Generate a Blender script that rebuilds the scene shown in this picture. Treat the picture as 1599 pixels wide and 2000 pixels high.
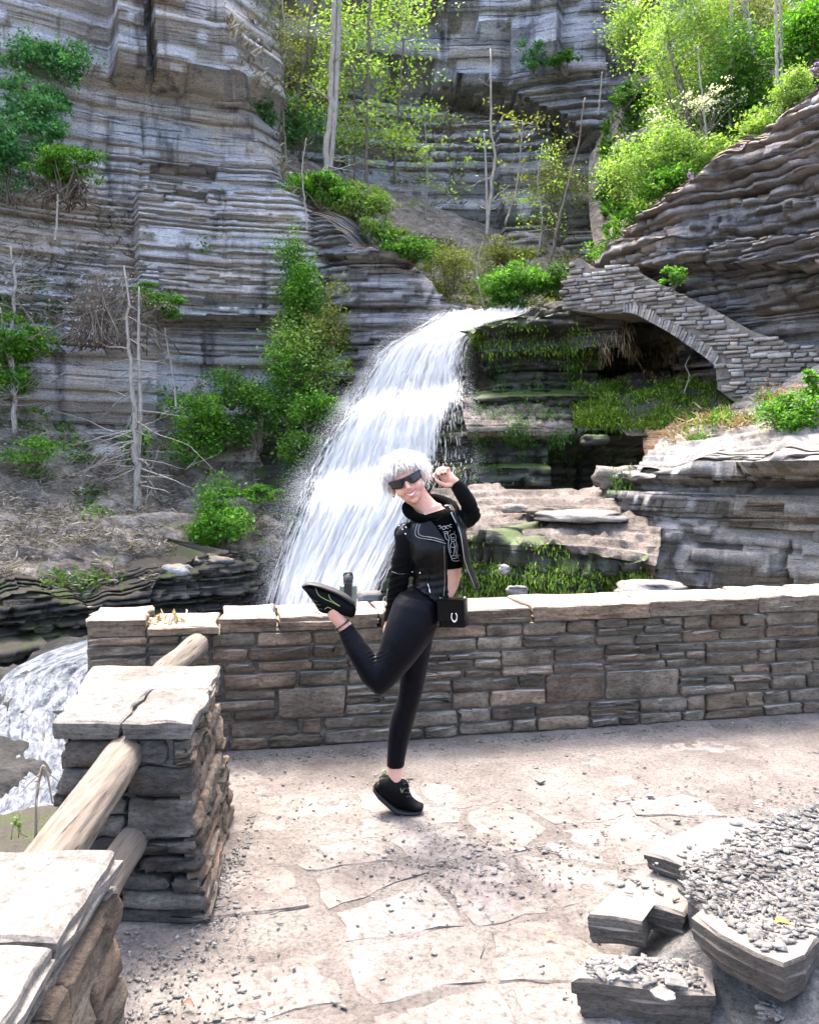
import bpy, bmesh, math, random
import numpy as np
from mathutils import Vector, Matrix
from mathutils.bvhtree import BVHTree
for o in list(bpy.data.objects): bpy.data.objects.remove(o)
scene = bpy.context.scene
COL = scene.collection
R = math.radians
# ---------------------------------------------------------------- camera
CH, HZ, F, CX = 1.55, 920.0, 1600.0, 799.5      # eye height, horizon row, focal length (photo pixels), centre column
cam_d = bpy.data.cameras.new('camera'); cam = bpy.data.objects.new('camera', cam_d); COL.objects.link(cam)
cam.location = (0, 0, CH); cam.rotation_euler = (R(90), 0, 0)
cam_d.sensor_fit = 'VERTICAL'; cam_d.sensor_height = 36; cam_d.lens = 36*F/2000
cam_d.shift_y = -(1000-HZ)/2000
cam_d.clip_start = .05; cam_d.clip_end = 400
scene.camera = cam
# ---------------------------------------------------------------- light
SUN_EL, SUN_AZ = 65, -20
world = bpy.data.worlds.new('World'); scene.world = world; world.use_nodes = True
wn = world.node_tree; wn.nodes.clear()
sky = wn.nodes.new('ShaderNodeTexSky'); sky.sky_type = 'NISHITA'; sky.sun_disc = False
sky.sun_elevation = R(SUN_EL); sky.sun_rotation = R(SUN_AZ)
sky.air_density = 1.0; sky.dust_density = 6.0; sky.ozone_density = 1.0
bg = wn.nodes.new('ShaderNodeBackground'); bg.inputs[1].default_value = .15
wo = wn.nodes.new('ShaderNodeOutputWorld')
wn.links.new(sky.outputs[0], bg.inputs[0]); wn.links.new(bg.outputs[0], wo.inputs[0])
sd = bpy.data.lights.new('sun', 'SUN'); sun = bpy.data.objects.new('sun', sd); COL.objects.link(sun)
sd.energy = 1.0; sd.angle = R(10); sd.color = (1, .955, .89)
_d = Vector((math.sin(R(SUN_AZ))*math.cos(R(SUN_EL)), math.cos(R(SUN_AZ))*math.cos(R(SUN_EL)), math.sin(R(SUN_EL))))
sun.rotation_euler = (-_d).to_track_quat('-Z', 'Y').to_euler(); sun.location = _d*60
scene.view_settings.view_transform = 'Standard'; scene.view_settings.look = 'None'
scene.view_settings.gamma = 1; scene.view_settings.use_curve_mapping = False
scene.view_settings.exposure = 3.05
scene.render.engine = 'CYCLES'
scene.cycles.max_bounces = 6; scene.cycles.transparent_max_bounces = 12

# ---------------------------------------------------------------- helpers
def P(x, y, Y):
    """a photo position at a chosen distance from the camera, in metres"""
    return np.array([(x-CX)/F*Y, Y, CH-(y-HZ)/F*Y])
def proj(v):
    v = np.asarray(v, float)
    return CX+F*v[..., 0]/v[..., 1], HZ-F*(v[..., 2]-CH)/v[..., 1]
def _hash(i, j, k, s):
    h = (i*374761393 + j*668265263 + k*1442695041 + s*974634721) & 0xffffffff
    h = ((h ^ (h >> 13))*1274126177) & 0xffffffff
    h = ((h ^ (h >> 16))*2246822519) & 0xffffffff
    return ((h ^ (h >> 15)) & 0xffffff)/float(0xffffff)
def noise(x, y=0., z=0., s=0):
    x, y, z = np.broadcast_arrays(np.asarray(x, float), np.asarray(y, float), np.asarray(z, float))
    i, j, k = (np.floor(a).astype(np.int64) for a in (x, y, z))
    u, v, w = x-i, y-j, z-k
    u, v, w = (t*t*(3-2*t) for t in (u, v, w))
    r = 0
    for a in (0, 1):
        for b in (0, 1):
            for c in (0, 1):
                r = r + _hash(i+a, j+b, k+c, s)*(u if a else 1-u)*(v if b else 1-v)*(w if c else 1-w)
    return r*2-1
def fbm(x, y=0., z=0., s=0, o=4):
    r, a, f = 0, 1., 1.
    for q in range(o):
        r = r + a*noise(np.asarray(x)*f, np.asarray(y)*f, np.asarray(z)*f, s+q*17); a *= .5; f *= 2.03
    return r/2
def inpoly(x, y, poly):
    x = np.asarray(x); y = np.asarray(y); r = np.zeros(x.shape, bool); n = len(poly)
    for i in range(n):
        x0, y0 = poly[i]; x1, y1 = poly[(i+1) % n]
        if y0 == y1: continue
        r ^= ((y0 > y) != (y1 > y)) & (x < (x1-x0)*(y-y0)/(y1-y0)+x0)
    return r
def link_mesh(name, me, m=None, parent=None, loc=None):
    o = bpy.data.objects.new(name, me); COL.objects.link(o)
    if m is not None and not me.materials: me.materials.append(m)
    if parent is not None: o.parent = parent
    if loc is not None: o.location = loc
    return o
def wpos(o):
    p = Vector((0, 0, 0))
    while o is not None: p = p+o.location; o = o.parent
    return p
def obj(name, v, f, m=None, parent=None, smooth=False, base=None):
    """a mesh object from world-space vertices; its origin is its parent's, or base"""
    v = np.asarray(v, float).reshape(-1, 3)
    org = np.array(wpos(parent)) if parent is not None else np.array(base if base is not None else (0, 0, 0), float)
    me = bpy.data.meshes.new(name)
    v = (v-org).astype(np.float32)
    if isinstance(f, np.ndarray):
        n, c = f.shape
        me.vertices.add(len(v)); me.vertices.foreach_set('co', v.ravel())
        me.loops.add(n*c); me.loops.foreach_set('vertex_index', f.astype(np.int32).ravel())
        me.polygons.add(n); me.polygons.foreach_set('loop_start', np.arange(0, n*c, c, dtype=np.int32))
        me.update(calc_edges=True)
    else:
        me.from_pydata(v.tolist(), [], [list(a) for a in f]); me.update()
    if smooth: me.polygons.foreach_set('use_smooth', np.ones(len(me.polygons), bool))
    return link_mesh(name, me, m, parent, None if parent is not None else org)
def tag(o, label=None, cat=None, group=None, kind=None):
    if label: o['label'] = label
    if cat: o['category'] = cat
    if group: o['group'] = group
    if kind: o['kind'] = kind
    return o
def thing(name, loc, label, cat, group=None):
    o = bpy.data.objects.new(name, None); COL.objects.link(o); o.location = Vector([float(c) for c in loc])
    o.empty_display_size = .2
    return tag(o, label, cat, group)
def grid_faces(nu, nv, wrap=False):
    """quads of a (nv rows, nu columns) vertex grid"""
    c = np.arange(nu if wrap else nu-1); r = np.arange(nv-1)
    cc, rr = np.meshgrid(c, r); c2 = (cc+1) % nu
    return np.stack([rr*nu+cc, rr*nu+c2, (rr+1)*nu+c2, (rr+1)*nu+cc], -1).reshape(-1, 4)
class MB:
    """gathers shapes into one mesh"""
    def __init__(s): s.v = []; s.f3 = []; s.f4 = []; s.n = 0
    def add(s, v, f):
        v = np.asarray(v, float).reshape(-1, 3); f = np.asarray(f, np.int64)
        s.v.append(v); (s.f3 if f.shape[1] == 3 else s.f4).append(f+s.n); s.n += len(v)
    def build(s, name, m, parent=None, smooth=False, base=None):
        v = np.concatenate(s.v)
        if s.f3 and s.f4:
            f = [list(map(int, q)) for q in np.concatenate(s.f3)]+[list(map(int, q)) for q in np.concatenate(s.f4)]
        else: f = np.concatenate(s.f3 or s.f4)
        return obj(name, v, f, m, parent, smooth, base)
def tube(pts, rad, n=6, caps=True):
    """tapered tube along a polyline -> verts, quads (ends closed by a last tiny ring)"""
    pts = np.asarray(pts, float); k = len(pts); rad = np.broadcast_to(np.asarray(rad, float), (k,)).copy()
    t = np.gradient(pts, axis=0); t /= np.linalg.norm(t, axis=1)[:, None]+1e-9
    up = np.array([0, 0, 1.]) if abs(t[:, 2]).mean() < .8 else np.array([0, 1., 0])
    a = np.cross(t, up); a /= np.linalg.norm(a, axis=1)[:, None]+1e-9; b = np.cross(a, t)
    if caps:
        pts = np.vstack([pts[:1], pts, pts[-1:]]); rad = np.r_[rad[0]*.02, rad, rad[-1]*.02]
        a = np.vstack([a[:1], a, a[-1:]]); b = np.vstack([b[:1], b, b[-1:]]); k += 2
    th = np.arange(n)/n*2*math.pi
    v = pts[:, None]+rad[:, None, None]*(np.cos(th)[None, :, None]*a[:, None]+np.sin(th)[None, :, None]*b[:, None])
    return v.reshape(-1, 3), grid_faces(n, k, True)
def smoothline(pts, n):
    """Catmull-Rom through the points"""
    p = np.asarray(pts, float); m = len(p)
    p = np.vstack([2*p[0]-p[1], p, 2*p[-1]-p[-2]])
    t = np.linspace(0, m-1-1e-6, n); i = t.astype(int); u = (t-i)[:, None]
    a, b, c, d = p[i], p[i+1], p[i+2], p[i+3]
    return .5*((2*b)+(c-a)*u+(2*a-5*b+4*c-d)*u*u+(3*b-a-3*c+d)*u**3)

# ---------------------------------------------------------------- materials
class NT:
    def __init__(s, name):
        s.m = bpy.data.materials.new(name); s.m.use_nodes = True; s.t = s.m.node_tree; s.t.nodes.clear()
        s.out = s.n('ShaderNodeOutputMaterial')
    def n(s, typ, **k):
        o = s.t.nodes.new(typ)
        for a, b in k.items(): setattr(o, a, b)
        return o
    def l(s, a, b): s.t.links.new(a, b)
    def pos(s, scale=(1, 1, 1)):
        g = s.n('ShaderNodeNewGeometry'); m = s.n('ShaderNodeVectorMath', operation='MULTIPLY')
        s.l(g.outputs['Position'], m.inputs[0]); m.inputs[1].default_value = scale; return m.outputs[0]
    def noise(s, vec, scale, det=4, rough=.6, dist=0):
        o = s.n('ShaderNodeTexNoise'); o.inputs['Scale'].default_value = scale; o.inputs['Detail'].default_value = det
        o.inputs['Roughness'].default_value = rough; o.inputs['Distortion'].default_value = dist
        s.l(vec, o.inputs['Vector']); return o.outputs['Fac']
    def ramp(s, fac, stops, interp='LINEAR'):
        o = s.n('ShaderNodeValToRGB'); e = o.color_ramp.elements; o.color_ramp.interpolation = interp
        while len(e) < len(stops): e.new(.5)
        for q, (p, c) in zip(e, stops):
            q.position = p; q.color = (*c, 1) if hasattr(c, '__len__') else (c, c, c, 1)
        s.l(fac, o.inputs[0]); return o.outputs[0]
    def mix(s, fac, a, b, blend='MIX'):
        o = s.n('ShaderNodeMix', data_type='RGBA', blend_type=blend)
        for src, i in ((fac, 0), (a, 6), (b, 7)):
            if hasattr(src, 'links'): s.l(src, o.inputs[i])
            else: o.inputs[i].default_value = src if i == 0 else (*src, 1)
        return o.outputs[2]
    def math(s, op, a, b=0.):
        o = s.n('ShaderNodeMath', operation=op)
        for src, i in ((a, 0), (b, 1)):
            if hasattr(src, 'links'): s.l(src, o.inputs[i])
            else: o.inputs[i].default_value = src
        return o.outputs[0]
    def bump(s, h, strength=.5, dist=.02, nrm=None):
        o = s.n('ShaderNodeBump'); o.inputs['Strength'].default_value = strength; o.inputs['Distance'].default_value = dist
        s.l(h, o.inputs['Height'])
        if nrm is not None: s.l(nrm, o.inputs['Normal'])
        return o.outputs[0]
    def bsdf(s, col, rough=.9, nrm=None, spec=.3, metal=0):
        o = s.n('ShaderNodeBsdfPrincipled')
        if hasattr(col, 'links'): s.l(col, o.inputs['Base Color'])
        else: o.inputs['Base Color'].default_value = (*col, 1)
        if hasattr(rough, 'links'): s.l(rough, o.inputs['Roughness'])
        else: o.inputs['Roughness'].default_value = rough
        o.inputs['Specular IOR Level'].default_value = spec; o.inputs['Metallic'].default_value = metal
        if nrm is not None: s.l(nrm, o.inputs['Normal'])
        return o
    def done(s, sh): s.l(sh, s.out.inputs[0]); return s.m
def simple(name, col, rough=.6, spec=.4, metal=0, bump=None, var=0):
    t = NT(name); c = col; nr = None
    if var:
        f = t.noise(t.pos(), 14, 4); c = t.mix(f, tuple(q*(1-var) for q in col), tuple(min(1, q*(1+var)) for q in col))
    if bump: nr = t.bump(t.noise(t.pos(), bump[0], 4), bump[1], bump[2])
    return t.done(t.bsdf(c, rough, nr, spec, metal).outputs[0])
def rock(name, cols, strata=(.5, .5, 5), sc=1., fine=40, bump=.6, bd=.03, moss=0., mosssc=1.3, mosscol=(.05, .08, .012), stain=.5, stainsc=.35,
         perobj=0., lines=0., seep=0., topcol=None, toplim=(.35, .75), rough=.88, spec=.25):
    t = NT(name)
    n1 = t.noise(t.pos(strata), sc, 6, .65, .05)
    c = t.ramp(n1, [(.28, cols[0]), (.5, cols[1]), (.72, cols[2])])
    n2 = t.noise(t.pos((1, 1, .35)), stainsc, 4, .6)
    c = t.mix(t.ramp(n2, [(.42, 0.), (.66, stain)]), c, tuple(q*.3 for q in cols[0]))
    n3 = t.noise(t.pos((1, 1, 2.2)), fine, 5, .7)
    c = t.mix(.9, c, t.ramp(n3, [(.3, .3), (.48, .85), (.7, 1.2)]), 'MULTIPLY')
    n5 = t.noise(t.pos((1, 1, 1.6)), fine*4.3, 4, .75)
    c = t.mix(.6, c, t.ramp(n5, [(.33, .35), (.52, 1.), (.7, 1.25)]), 'MULTIPLY')
    if seep:
        sp = t.noise(t.pos((1.5, 1.5, .09)), 1., 5, .62, .2); br = t.noise(t.pos((1, 1, 1.6)), .33, 4, .6)
        c = t.mix(t.ramp(br, [(.47, 0.), (.62, .7)]), c, t.mix(1., c, (1.08, .93, .76), 'MULTIPLY'))
        c = t.mix(t.ramp(sp, [(.54, 0.), (.68, seep)]), c, (.035, .034, .038))
    ln = None
    g = t.n('ShaderNodeNewGeometry'); sx = t.n('ShaderNodeSeparateXYZ'); t.l(g.outputs['True Normal'], sx.inputs[0])
    if lines:
        ln = t.ramp(t.noise(t.pos((.45, .45, 13)), 1., 5, .66, .08), [(.37, 0.), (.43, 1.)])
        lf = t.ramp(t.math('ABSOLUTE', sx.outputs[2]), [(.35, lines), (.7, 0.)])
        ln = t.mix(lf, (1., 1., 1.), ln)
        c = t.mix(1., c, t.mix(ln, (.16, .16, .18), (1., 1., 1.)), 'MULTIPLY')
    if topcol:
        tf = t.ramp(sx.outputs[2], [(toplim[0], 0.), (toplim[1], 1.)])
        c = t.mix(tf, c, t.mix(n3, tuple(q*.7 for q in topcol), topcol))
    if moss:
        n4 = t.noise(t.pos((1, 1, .45)), mosssc, 6, .72)
        up = t.math('MULTIPLY_ADD', sx.outputs[2], .16)
        up.node.inputs[2].default_value = moss-.5
        mf = t.ramp(t.math('ADD', n4, up), [(.46, 0.), (.6, 1.)])
        c = t.mix(mf, c, t.mix(n3, tuple(q*.45 for q in mosscol), mosscol))
    if perobj:
        oi = t.n('ShaderNodeObjectInfo')
        v = t.ramp(oi.outputs['Random'], [(0, 1-perobj), (.5, 1.), (1, 1+perobj*.9)])
        c = t.mix(1., c, v, 'MULTIPLY')
        h = t.math('FRACT', t.math('MULTIPLY', oi.outputs['Random'], 7.31))
        c = t.mix(t.ramp(h, [(.55, 0.), (.95, min(.55, perobj*1.2))]), c, t.mix(1., c, (1.22, .96, .8), 'MULTIPLY'))
    nb = t.bump(n5, bump*.8, bd*.25, t.bump(n3, bump, bd*.8, t.bump(n1, bump, bd*.22)))
    if ln is not None: nb = t.bump(ln, .9, bd, nb)
    return t.done(t.bsdf(c, rough, nb, spec).outputs[0])
def leafmat(name, cols, trans=.45):
    t = NT(name); g = t.n('ShaderNodeNewGeometry')
    c = t.ramp(g.outputs['Random Per Island'], [(0, cols[0]), (.5, cols[1]), (1, cols[2])])
    n = t.noise(t.pos(), 1.1, 2); c = t.mix(t.ramp(n, [(.35, .5), (.65, 0.)]), c, tuple(q*.6 for q in cols[0]))
    b = t.bsdf(c, .55, None, .3); tr = t.n('ShaderNodeBsdfTranslucent'); t.l(t.mix(1., c, (1.25, 1.3, .5), 'MULTIPLY'), tr.inputs[0])
    mx = t.n('ShaderNodeMixShader'); mx.inputs[0].default_value = trans; t.l(b.outputs[0], mx.inputs[1]); t.l(tr.outputs[0], mx.inputs[2])
    return t.done(mx.outputs[0])
M = {}
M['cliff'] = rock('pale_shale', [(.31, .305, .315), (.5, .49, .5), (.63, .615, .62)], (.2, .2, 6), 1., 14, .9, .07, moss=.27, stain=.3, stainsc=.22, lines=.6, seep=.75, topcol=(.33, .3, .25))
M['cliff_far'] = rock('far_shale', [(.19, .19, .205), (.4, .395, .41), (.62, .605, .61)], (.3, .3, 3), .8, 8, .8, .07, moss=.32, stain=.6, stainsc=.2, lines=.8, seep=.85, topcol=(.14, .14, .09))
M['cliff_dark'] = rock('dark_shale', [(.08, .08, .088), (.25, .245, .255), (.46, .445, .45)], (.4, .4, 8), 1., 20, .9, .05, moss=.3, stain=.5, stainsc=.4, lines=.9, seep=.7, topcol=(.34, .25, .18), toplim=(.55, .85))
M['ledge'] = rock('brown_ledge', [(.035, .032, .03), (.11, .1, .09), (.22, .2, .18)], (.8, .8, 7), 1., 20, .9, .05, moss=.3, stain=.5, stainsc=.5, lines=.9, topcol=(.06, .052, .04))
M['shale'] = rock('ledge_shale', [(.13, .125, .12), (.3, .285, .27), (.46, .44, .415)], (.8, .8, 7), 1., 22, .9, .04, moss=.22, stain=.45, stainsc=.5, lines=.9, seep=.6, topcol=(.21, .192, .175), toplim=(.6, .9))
M['shelf'] = rock('brown_shelf_shale', [(.09, .072, .06), (.2, .165, .14), (.34, .3, .265)], (1.5, 1.5, 5), 1., 16, 1., .05, moss=.24, stain=.5, stainsc=.8, lines=.7)
M['wet'] = rock('wet_mossy_rock', [(.012, .012, .012), (.035, .034, .03), (.1, .094, .075)], (.7, .7, 6), 1., 18, .9, .05, moss=.45, mosssc=3.2, mosscol=(.06, .1, .012), stain=.5, stainsc=.5, lines=.7, rough=.55, spec=.4)
M['bed'] = rock('stream_bed_rock', [(.012, .012, .013), (.035, .034, .033), (.08, .077, .07)], (1, 1, 3), 1., 10, .9, .06, stain=.3, rough=.75, spec=.15)
M['talus'] = rock('talus_soil', [(.09, .075, .06), (.25, .215, .18), (.45, .4, .34)], (1.5, 1.5, 2.5), 1.3, 7, 1., .1, moss=.3, mosscol=(.09, .12, .03), stain=.4, stainsc=.4)
M['orange'] = rock('ochre_shale', [(.13, .075, .04), (.34, .21, .115), (.48, .34, .22)], (.6, .6, 9), 1., 30, .8, .03, stain=.3, lines=.8)
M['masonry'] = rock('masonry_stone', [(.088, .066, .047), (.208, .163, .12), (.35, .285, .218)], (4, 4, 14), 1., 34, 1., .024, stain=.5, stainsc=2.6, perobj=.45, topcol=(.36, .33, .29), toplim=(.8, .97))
M['pillar'] = rock('dark_pillar_stone', [(.036, .032, .028), (.092, .083, .073), (.17, .152, .13)], (4, 4, 12), 1., 38, .9, .014, stain=.45, stainsc=2.6, perobj=.35)  # darker grey-brown stone for the other pillar faces
M['bounce_tan'] = rock('bounce_tan_stone', [(.065, .048, .035), (.155, .118, .087), (.28, .225, .168)], (4, 4, 9), 1., 30, .9, .02, stain=.5, stainsc=3., perobj=.35)  # bounced light on the pillars' right faces, put into a tan stone colour
M['capstone'] = rock('cap_stone', [(.11, .096, .084), (.165, .148, .132), (.21, .192, .175)], (7, 7, 7), .6, 30, .7, .008, stain=.45, stainsc=3.5, perobj=.1)
M['mortar'] = rock('lime_mortar', [(.13, .112, .09), (.22, .19, .16), (.31, .275, .235)], (9, 9, 9), 1., 90, .9, .01, stain=.3, stainsc=4)
M['bridge'] = rock('bridge_stone', [(.15, .14, .13), (.3, .28, .26), (.46, .435, .405)], (3, 3, 9), 1., 30, .8, .02, stain=.3, stainsc=.9, perobj=.4, moss=.15)
M['flag'] = rock('flagstone', [(.125, .106, .094), (.172, .15, .134), (.212, .189, .172)], (4, 4, 4), .9, 34, .7, .007, stain=.45, stainsc=3., perobj=.12)
M['dirt'] = rock('packed_dirt', [(.12, .101, .088), (.172, .149, .132), (.212, .188, .169)], (3.5, 3.5, 3.5), 1., 60, 1., .014, stain=.5, stainsc=1.6)
M['chip'] = rock('slate_chip', [(.06, .057, .054), (.16, .15, .14), (.3, .28, .26)], (20, 20, 20), 1., 60, .5, .003, stain=.3, stainsc=3)
M['slab'] = rock('broken_slab', [(.06, .05, .042), (.11, .095, .08), (.18, .155, .13)], (4, 4, 22), 1., 50, .9, .008, stain=.4, stainsc=2.5, topcol=(.17, .152, .135), toplim=(.6, .9))
M['slab_dark'] = rock('rubble_mortar', [(.06, .058, .055), (.13, .125, .12), (.23, .215, .2)], (9, 9, 12), 1., 40, 1., .02, stain=.4, stainsc=3)
def wood(name, cols, sc):
    t = NT(name); p = t.pos(sc)
    n = t.noise(p, 9, 6, .7, .4); c = t.ramp(n, [(.28, cols[0]), (.48, cols[1]), (.75, cols[2])])
    k = t.noise(t.pos((sc[0]*1.6, sc[1], sc[2]*1.6)), 9, 3, .6); cr = t.ramp(k, [(.3, 0.), (.36, 1.)])
    c = t.mix(1., c, t.mix(cr, (.12, .1, .08), (1., 1., 1.)), 'MULTIPLY')
    nb = t.bump(n, .6, .006, t.bump(cr, .8, .012))
    return t.done(t.bsdf(c, .85, nb, .2).outputs[0])
M['log'] = wood('weathered_log', [(.055, .043, .033), (.115, .094, .075), (.17, .145, .12)], (9, .4, 9))
M['bark'] = wood('bark_pale', [(.1, .085, .07), (.26, .23, .2), (.4, .37, .33)], (3, 3, .5))
M['bark_dark'] = wood('bark_brown', [(.05, .038, .03), (.13, .105, .085), (.22, .19, .16)], (3, 3, .5))
M['twig'] = simple('dry_twig', (.23, .19, .16), .9, .1, var=.5)
M['leaf_bright'] = leafmat('leaf_bright', [(.03, .11, .008), (.085, .24, .02), (.19, .4, .06)])
M['leaf_lime'] = leafmat('leaf_lime', [(.11, .21, .04), (.2, .33, .075), (.34, .46, .14)])
M['leaf_dark'] = leafmat('leaf_dark', [(.025, .085, .012), (.06, .16, .02), (.11, .25, .04)])
M['leaf_teal'] = leafmat('leaf_teal', [(.04, .15, .055), (.09, .27, .1), (.2, .42, .16)])
M['leaf_olive'] = leafmat('leaf_olive', [(.1, .125, .03), (.17, .2, .055), (.27, .3, .1)])
M['leaf_moss'] = leafmat('leaf_moss', [(.035, .09, .008), (.13, .24, .018), (.3, .42, .05)], .3)
M['dry'] = leafmat('dry_grass', [(.18, .12, .075), (.34, .25, .17), (.48, .39, .29)], .3)
M['litter'] = leafmat('dead_litter', [(.1, .08, .065), (.28, .24, .2), (.48, .43, .38)], .2)
M['blossom'] = leafmat('blossom', [(.6, .6, .52), (.72, .72, .66), (.8, .8, .78)], .4)
M['purple'] = leafmat('purple_flower', [(.2, .13, .4), (.32, .22, .55), (.45, .35, .7)], .3)
def watermat(name, stops, sc=(75, 9, 230, 60), cut=(.44, .56)):
    t = NT(name); a = t.n('ShaderNodeUVMap'); a.uv_map = 'flow'
    def vec(sx, sy):
        m = t.n('ShaderNodeVectorMath', operation='MULTIPLY'); t.l(a.outputs[0], m.inputs[0]); m.inputs[1].default_value = (sx, sy, 1); return m.outputs[0]
    s1 = t.noise(vec(*sc[:2]), 1., 6, .7, .8); s2 = t.noise(vec(*sc[2:]), 1., 4, .75, 1.)
    d = t.n('ShaderNodeAttribute'); d.attribute_name = 'dens'
    f = t.math('ADD', t.math('MULTIPLY', s1, .55), t.math('MULTIPLY', s2, .45))
    c = t.ramp(f, stops)
    al = t.math('ADD', f, t.math('SUBTRACT', d.outputs['Fac'], .5))
    al = t.ramp(al, [(cut[0], 0.), (cut[1], 1.)])
    b = t.bsdf(c, .5, t.bump(f, .8, .06), .3); tl = t.n('ShaderNodeBsdfTranslucent'); t.l(c, tl.inputs[0])
    m1 = t.n('ShaderNodeMixShader'); m1.inputs[0].default_value = .5; t.l(b.outputs[0], m1.inputs[1]); t.l(tl.outputs[0], m1.inputs[2])
    tr = t.n('ShaderNodeBsdfTransparent'); m2 = t.n('ShaderNodeMixShader'); t.l(al, m2.inputs[0]); t.l(tr.outputs[0], m2.inputs[1]); t.l(m1.outputs[0], m2.inputs[2])
    return t.done(m2.outputs[0])
M['water'] = watermat('white_water', [(.3, (.66, .66, .67)), (.45, (.85, .84, .83)), (.56, (.93, .915, .895))])
M['stream'] = watermat('rushing_stream', [(.36, (.03, .04, .055)), (.45, (.11, .13, .16)), (.52, (.26, .28, .31)), (.6, (.42, .43, .45))], (22, 11, 60, 34), (.2, .3))
t = NT('water_spray'); b = t.bsdf((.93, .915, .895), .5, None, .3); tl = t.n('ShaderNodeBsdfTranslucent'); tl.inputs[0].default_value = (.93, .915, .895, 1)
mx = t.n('ShaderNodeMixShader'); mx.inputs[0].default_value = .5; t.l(b.outputs[0], mx.inputs[1]); t.l(tl.outputs[0], mx.inputs[2]); M['spray'] = t.done(mx.outputs[0])
# ================================================================ the gorge
def structure(o): o['kind'] = 'structure'; return o
def ctrl_surface(name, rows, nu, nv, m, amp=.1, freq=1., seed=0, terr=0, tstep=.3, aniso=1., smooth=False):
    """surface through rows of (photo x, photo y, distance), roughened and terraced in world space"""
    C = np.array([[P(*q) for q in r] for r in rows])
    U = np.stack([smoothline(r, nu) for r in C])
    V = np.stack([smoothline(U[:, j], nv) for j in range(nu)], 1)
    x, y, z = V[..., 0], V[..., 1], V[..., 2]
    V[..., 2] += amp*fbm(x*freq, y*freq, z*freq*aniso, seed, 5)
    V[..., 1] -= amp*.8*fbm(x*freq, y*freq, z*freq*aniso, seed+5, 5)
    if terr:
        w = V[..., 2]+.25*noise(x*.35, y*.35, 0, seed+8); st = tstep*(1+.5*noise(np.floor(w/tstep)*.7, 0, 0, seed+9))
        q = w/tstep; fr = q-np.floor(q); k = np.clip((fr-.62)/.38, 0, 1)
        V[..., 2] += terr*((np.floor(q)+k)*tstep-w)
    return structure(obj(name, V.reshape(-1, 3), grid_faces(nu, nv), m, None, smooth))
def strata(name, plan, zlo, zhi, m, seed, lay=(.1, .3), amp=.22, ds=.12, macro=None, top=None, back=.8, rise=.35, tilt=0., block=1.3, cap=3, wav=.025, capup=.1, frac=3., thick=(.45, .7, 1., 1.6, 2.6)):
    """stacked beds of rock along a plan line (photo x, distance)"""
    rng = np.random.default_rng(seed)
    pl = np.array([[(x-CX)/F*Y, Y] for x, Y in plan]); sg = np.r_[0, np.cumsum(np.linalg.norm(np.diff(pl, axis=0), axis=1))]
    n = int(sg[-1]/ds)+1; S = np.linspace(0, sg[-1], n)
    px_ = np.interp(S, sg, pl[:, 0]); py_ = np.interp(S, sg, pl[:, 1])
    tx, ty = np.gradient(px_), np.gradient(py_)
    k = max(3, int(1.5/ds)); ker = np.ones(k)/k
    pad = lambda a: np.convolve(np.pad(a, k//2+1, 'edge'), ker, 'same')[k//2+1:-(k//2+1)]
    tx, ty = pad(tx), pad(ty); L = np.hypot(tx, ty); nx, ny = ty/L, -tx/L
    zs = [zlo]
    thin = 1.
    while zs[-1] < zhi:
        if rng.random() < .12: thin = rng.choice(thick)
        zs.append(zs[-1]+rng.uniform(*lay)*thin)
    zs = np.array(zs); rows = []
    for q in range(len(zs)-1):
        z0, z1 = zs[q], zs[q+1]; zc = (z0+z1)/2; bl = block*rng.uniform(.4, 1.6)
        cell = np.floor((S+.25*noise(S*1.7, q*3.1, 0, seed))/bl+rng.random()*9).astype(np.int64)
        ch = _hash(cell, np.full(n, q, np.int64), np.zeros(n, np.int64), seed)*2-1
        c2 = np.floor((S+.12*noise(S*3.1, q*1.7, 0, seed+1))/(bl*.37)+rng.random()*9).astype(np.int64)
        ch2 = _hash(c2, np.full(n, q, np.int64), np.ones(n, np.int64), seed)*2-1
        bk_ = min(1., .22/(z1-z0)); o = amp*(.5*rng.uniform(-1, 1)+(.5*ch+.3*ch2)*bk_+.8*fbm(S*.35, zc*.35, 0, seed+3, 3)+.1*fbm(S*2.2, zc*5, 0, seed+4, 3))
        if rng.random() < .14: o = o-amp*rng.uniform(.6, 1.5)
        for z, e in ((z0, 0), (z1, 1)):
            zz = z+wav*(noise(S*.5, z*.25, 0, seed+6)+.5*noise(S*1.9, z*.6, 0, seed+7))+tilt*S+.01*noise(S*7, z*9, 0, seed+2)
            d = o+.05*amp*noise(S*9, q, e, seed+11)
            rows.append((zz, d))
    ZZ = np.array([r[0] for r in rows]); D = np.array([r[1] for r in rows])
    for q in range(int(sg[-1]*frac)):                    # upright joints
        s0 = rng.uniform(0, sg[-1]); za = rng.uniform(zlo, zhi); zl_ = rng.uniform(.5, 3.5); wg = .12*noise(ZZ*2.3, q*7.7, 0, seed+31)
        D = D-amp*rng.uniform(.5, 1.3)*np.exp(-((S[None]-s0-wg-.05*rng.normal()*(ZZ-za))/(.5*ds+.02))**2)*((ZZ > za) & (ZZ < za+zl_))
    BX, BY = np.broadcast_to(px_, ZZ.shape), np.broadcast_to(py_, ZZ.shape)
    if macro is not None:
        ix, iy = proj(np.stack([BX, BY, ZZ], -1)); D = D+macro(ix, iy, S[None]+0*ZZ, ZZ)
    if top is not None:
        ix = CX+F*px_/py_; tp = np.array(top); yt = np.interp(ix, tp[:, 0], tp[:, 1]); zt = CH-(yt-HZ)/F*py_
        zt = zt+.18*noise(S*.9, 0, 0, seed+21)+.1*noise(S*3, 0, 0, seed+22)
        e = np.maximum(0, ZZ-zt[None]); ZZ = np.minimum(ZZ, zt[None])+e*rise; D = np.where(e > 0, D*.6-e*back, D)
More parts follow.
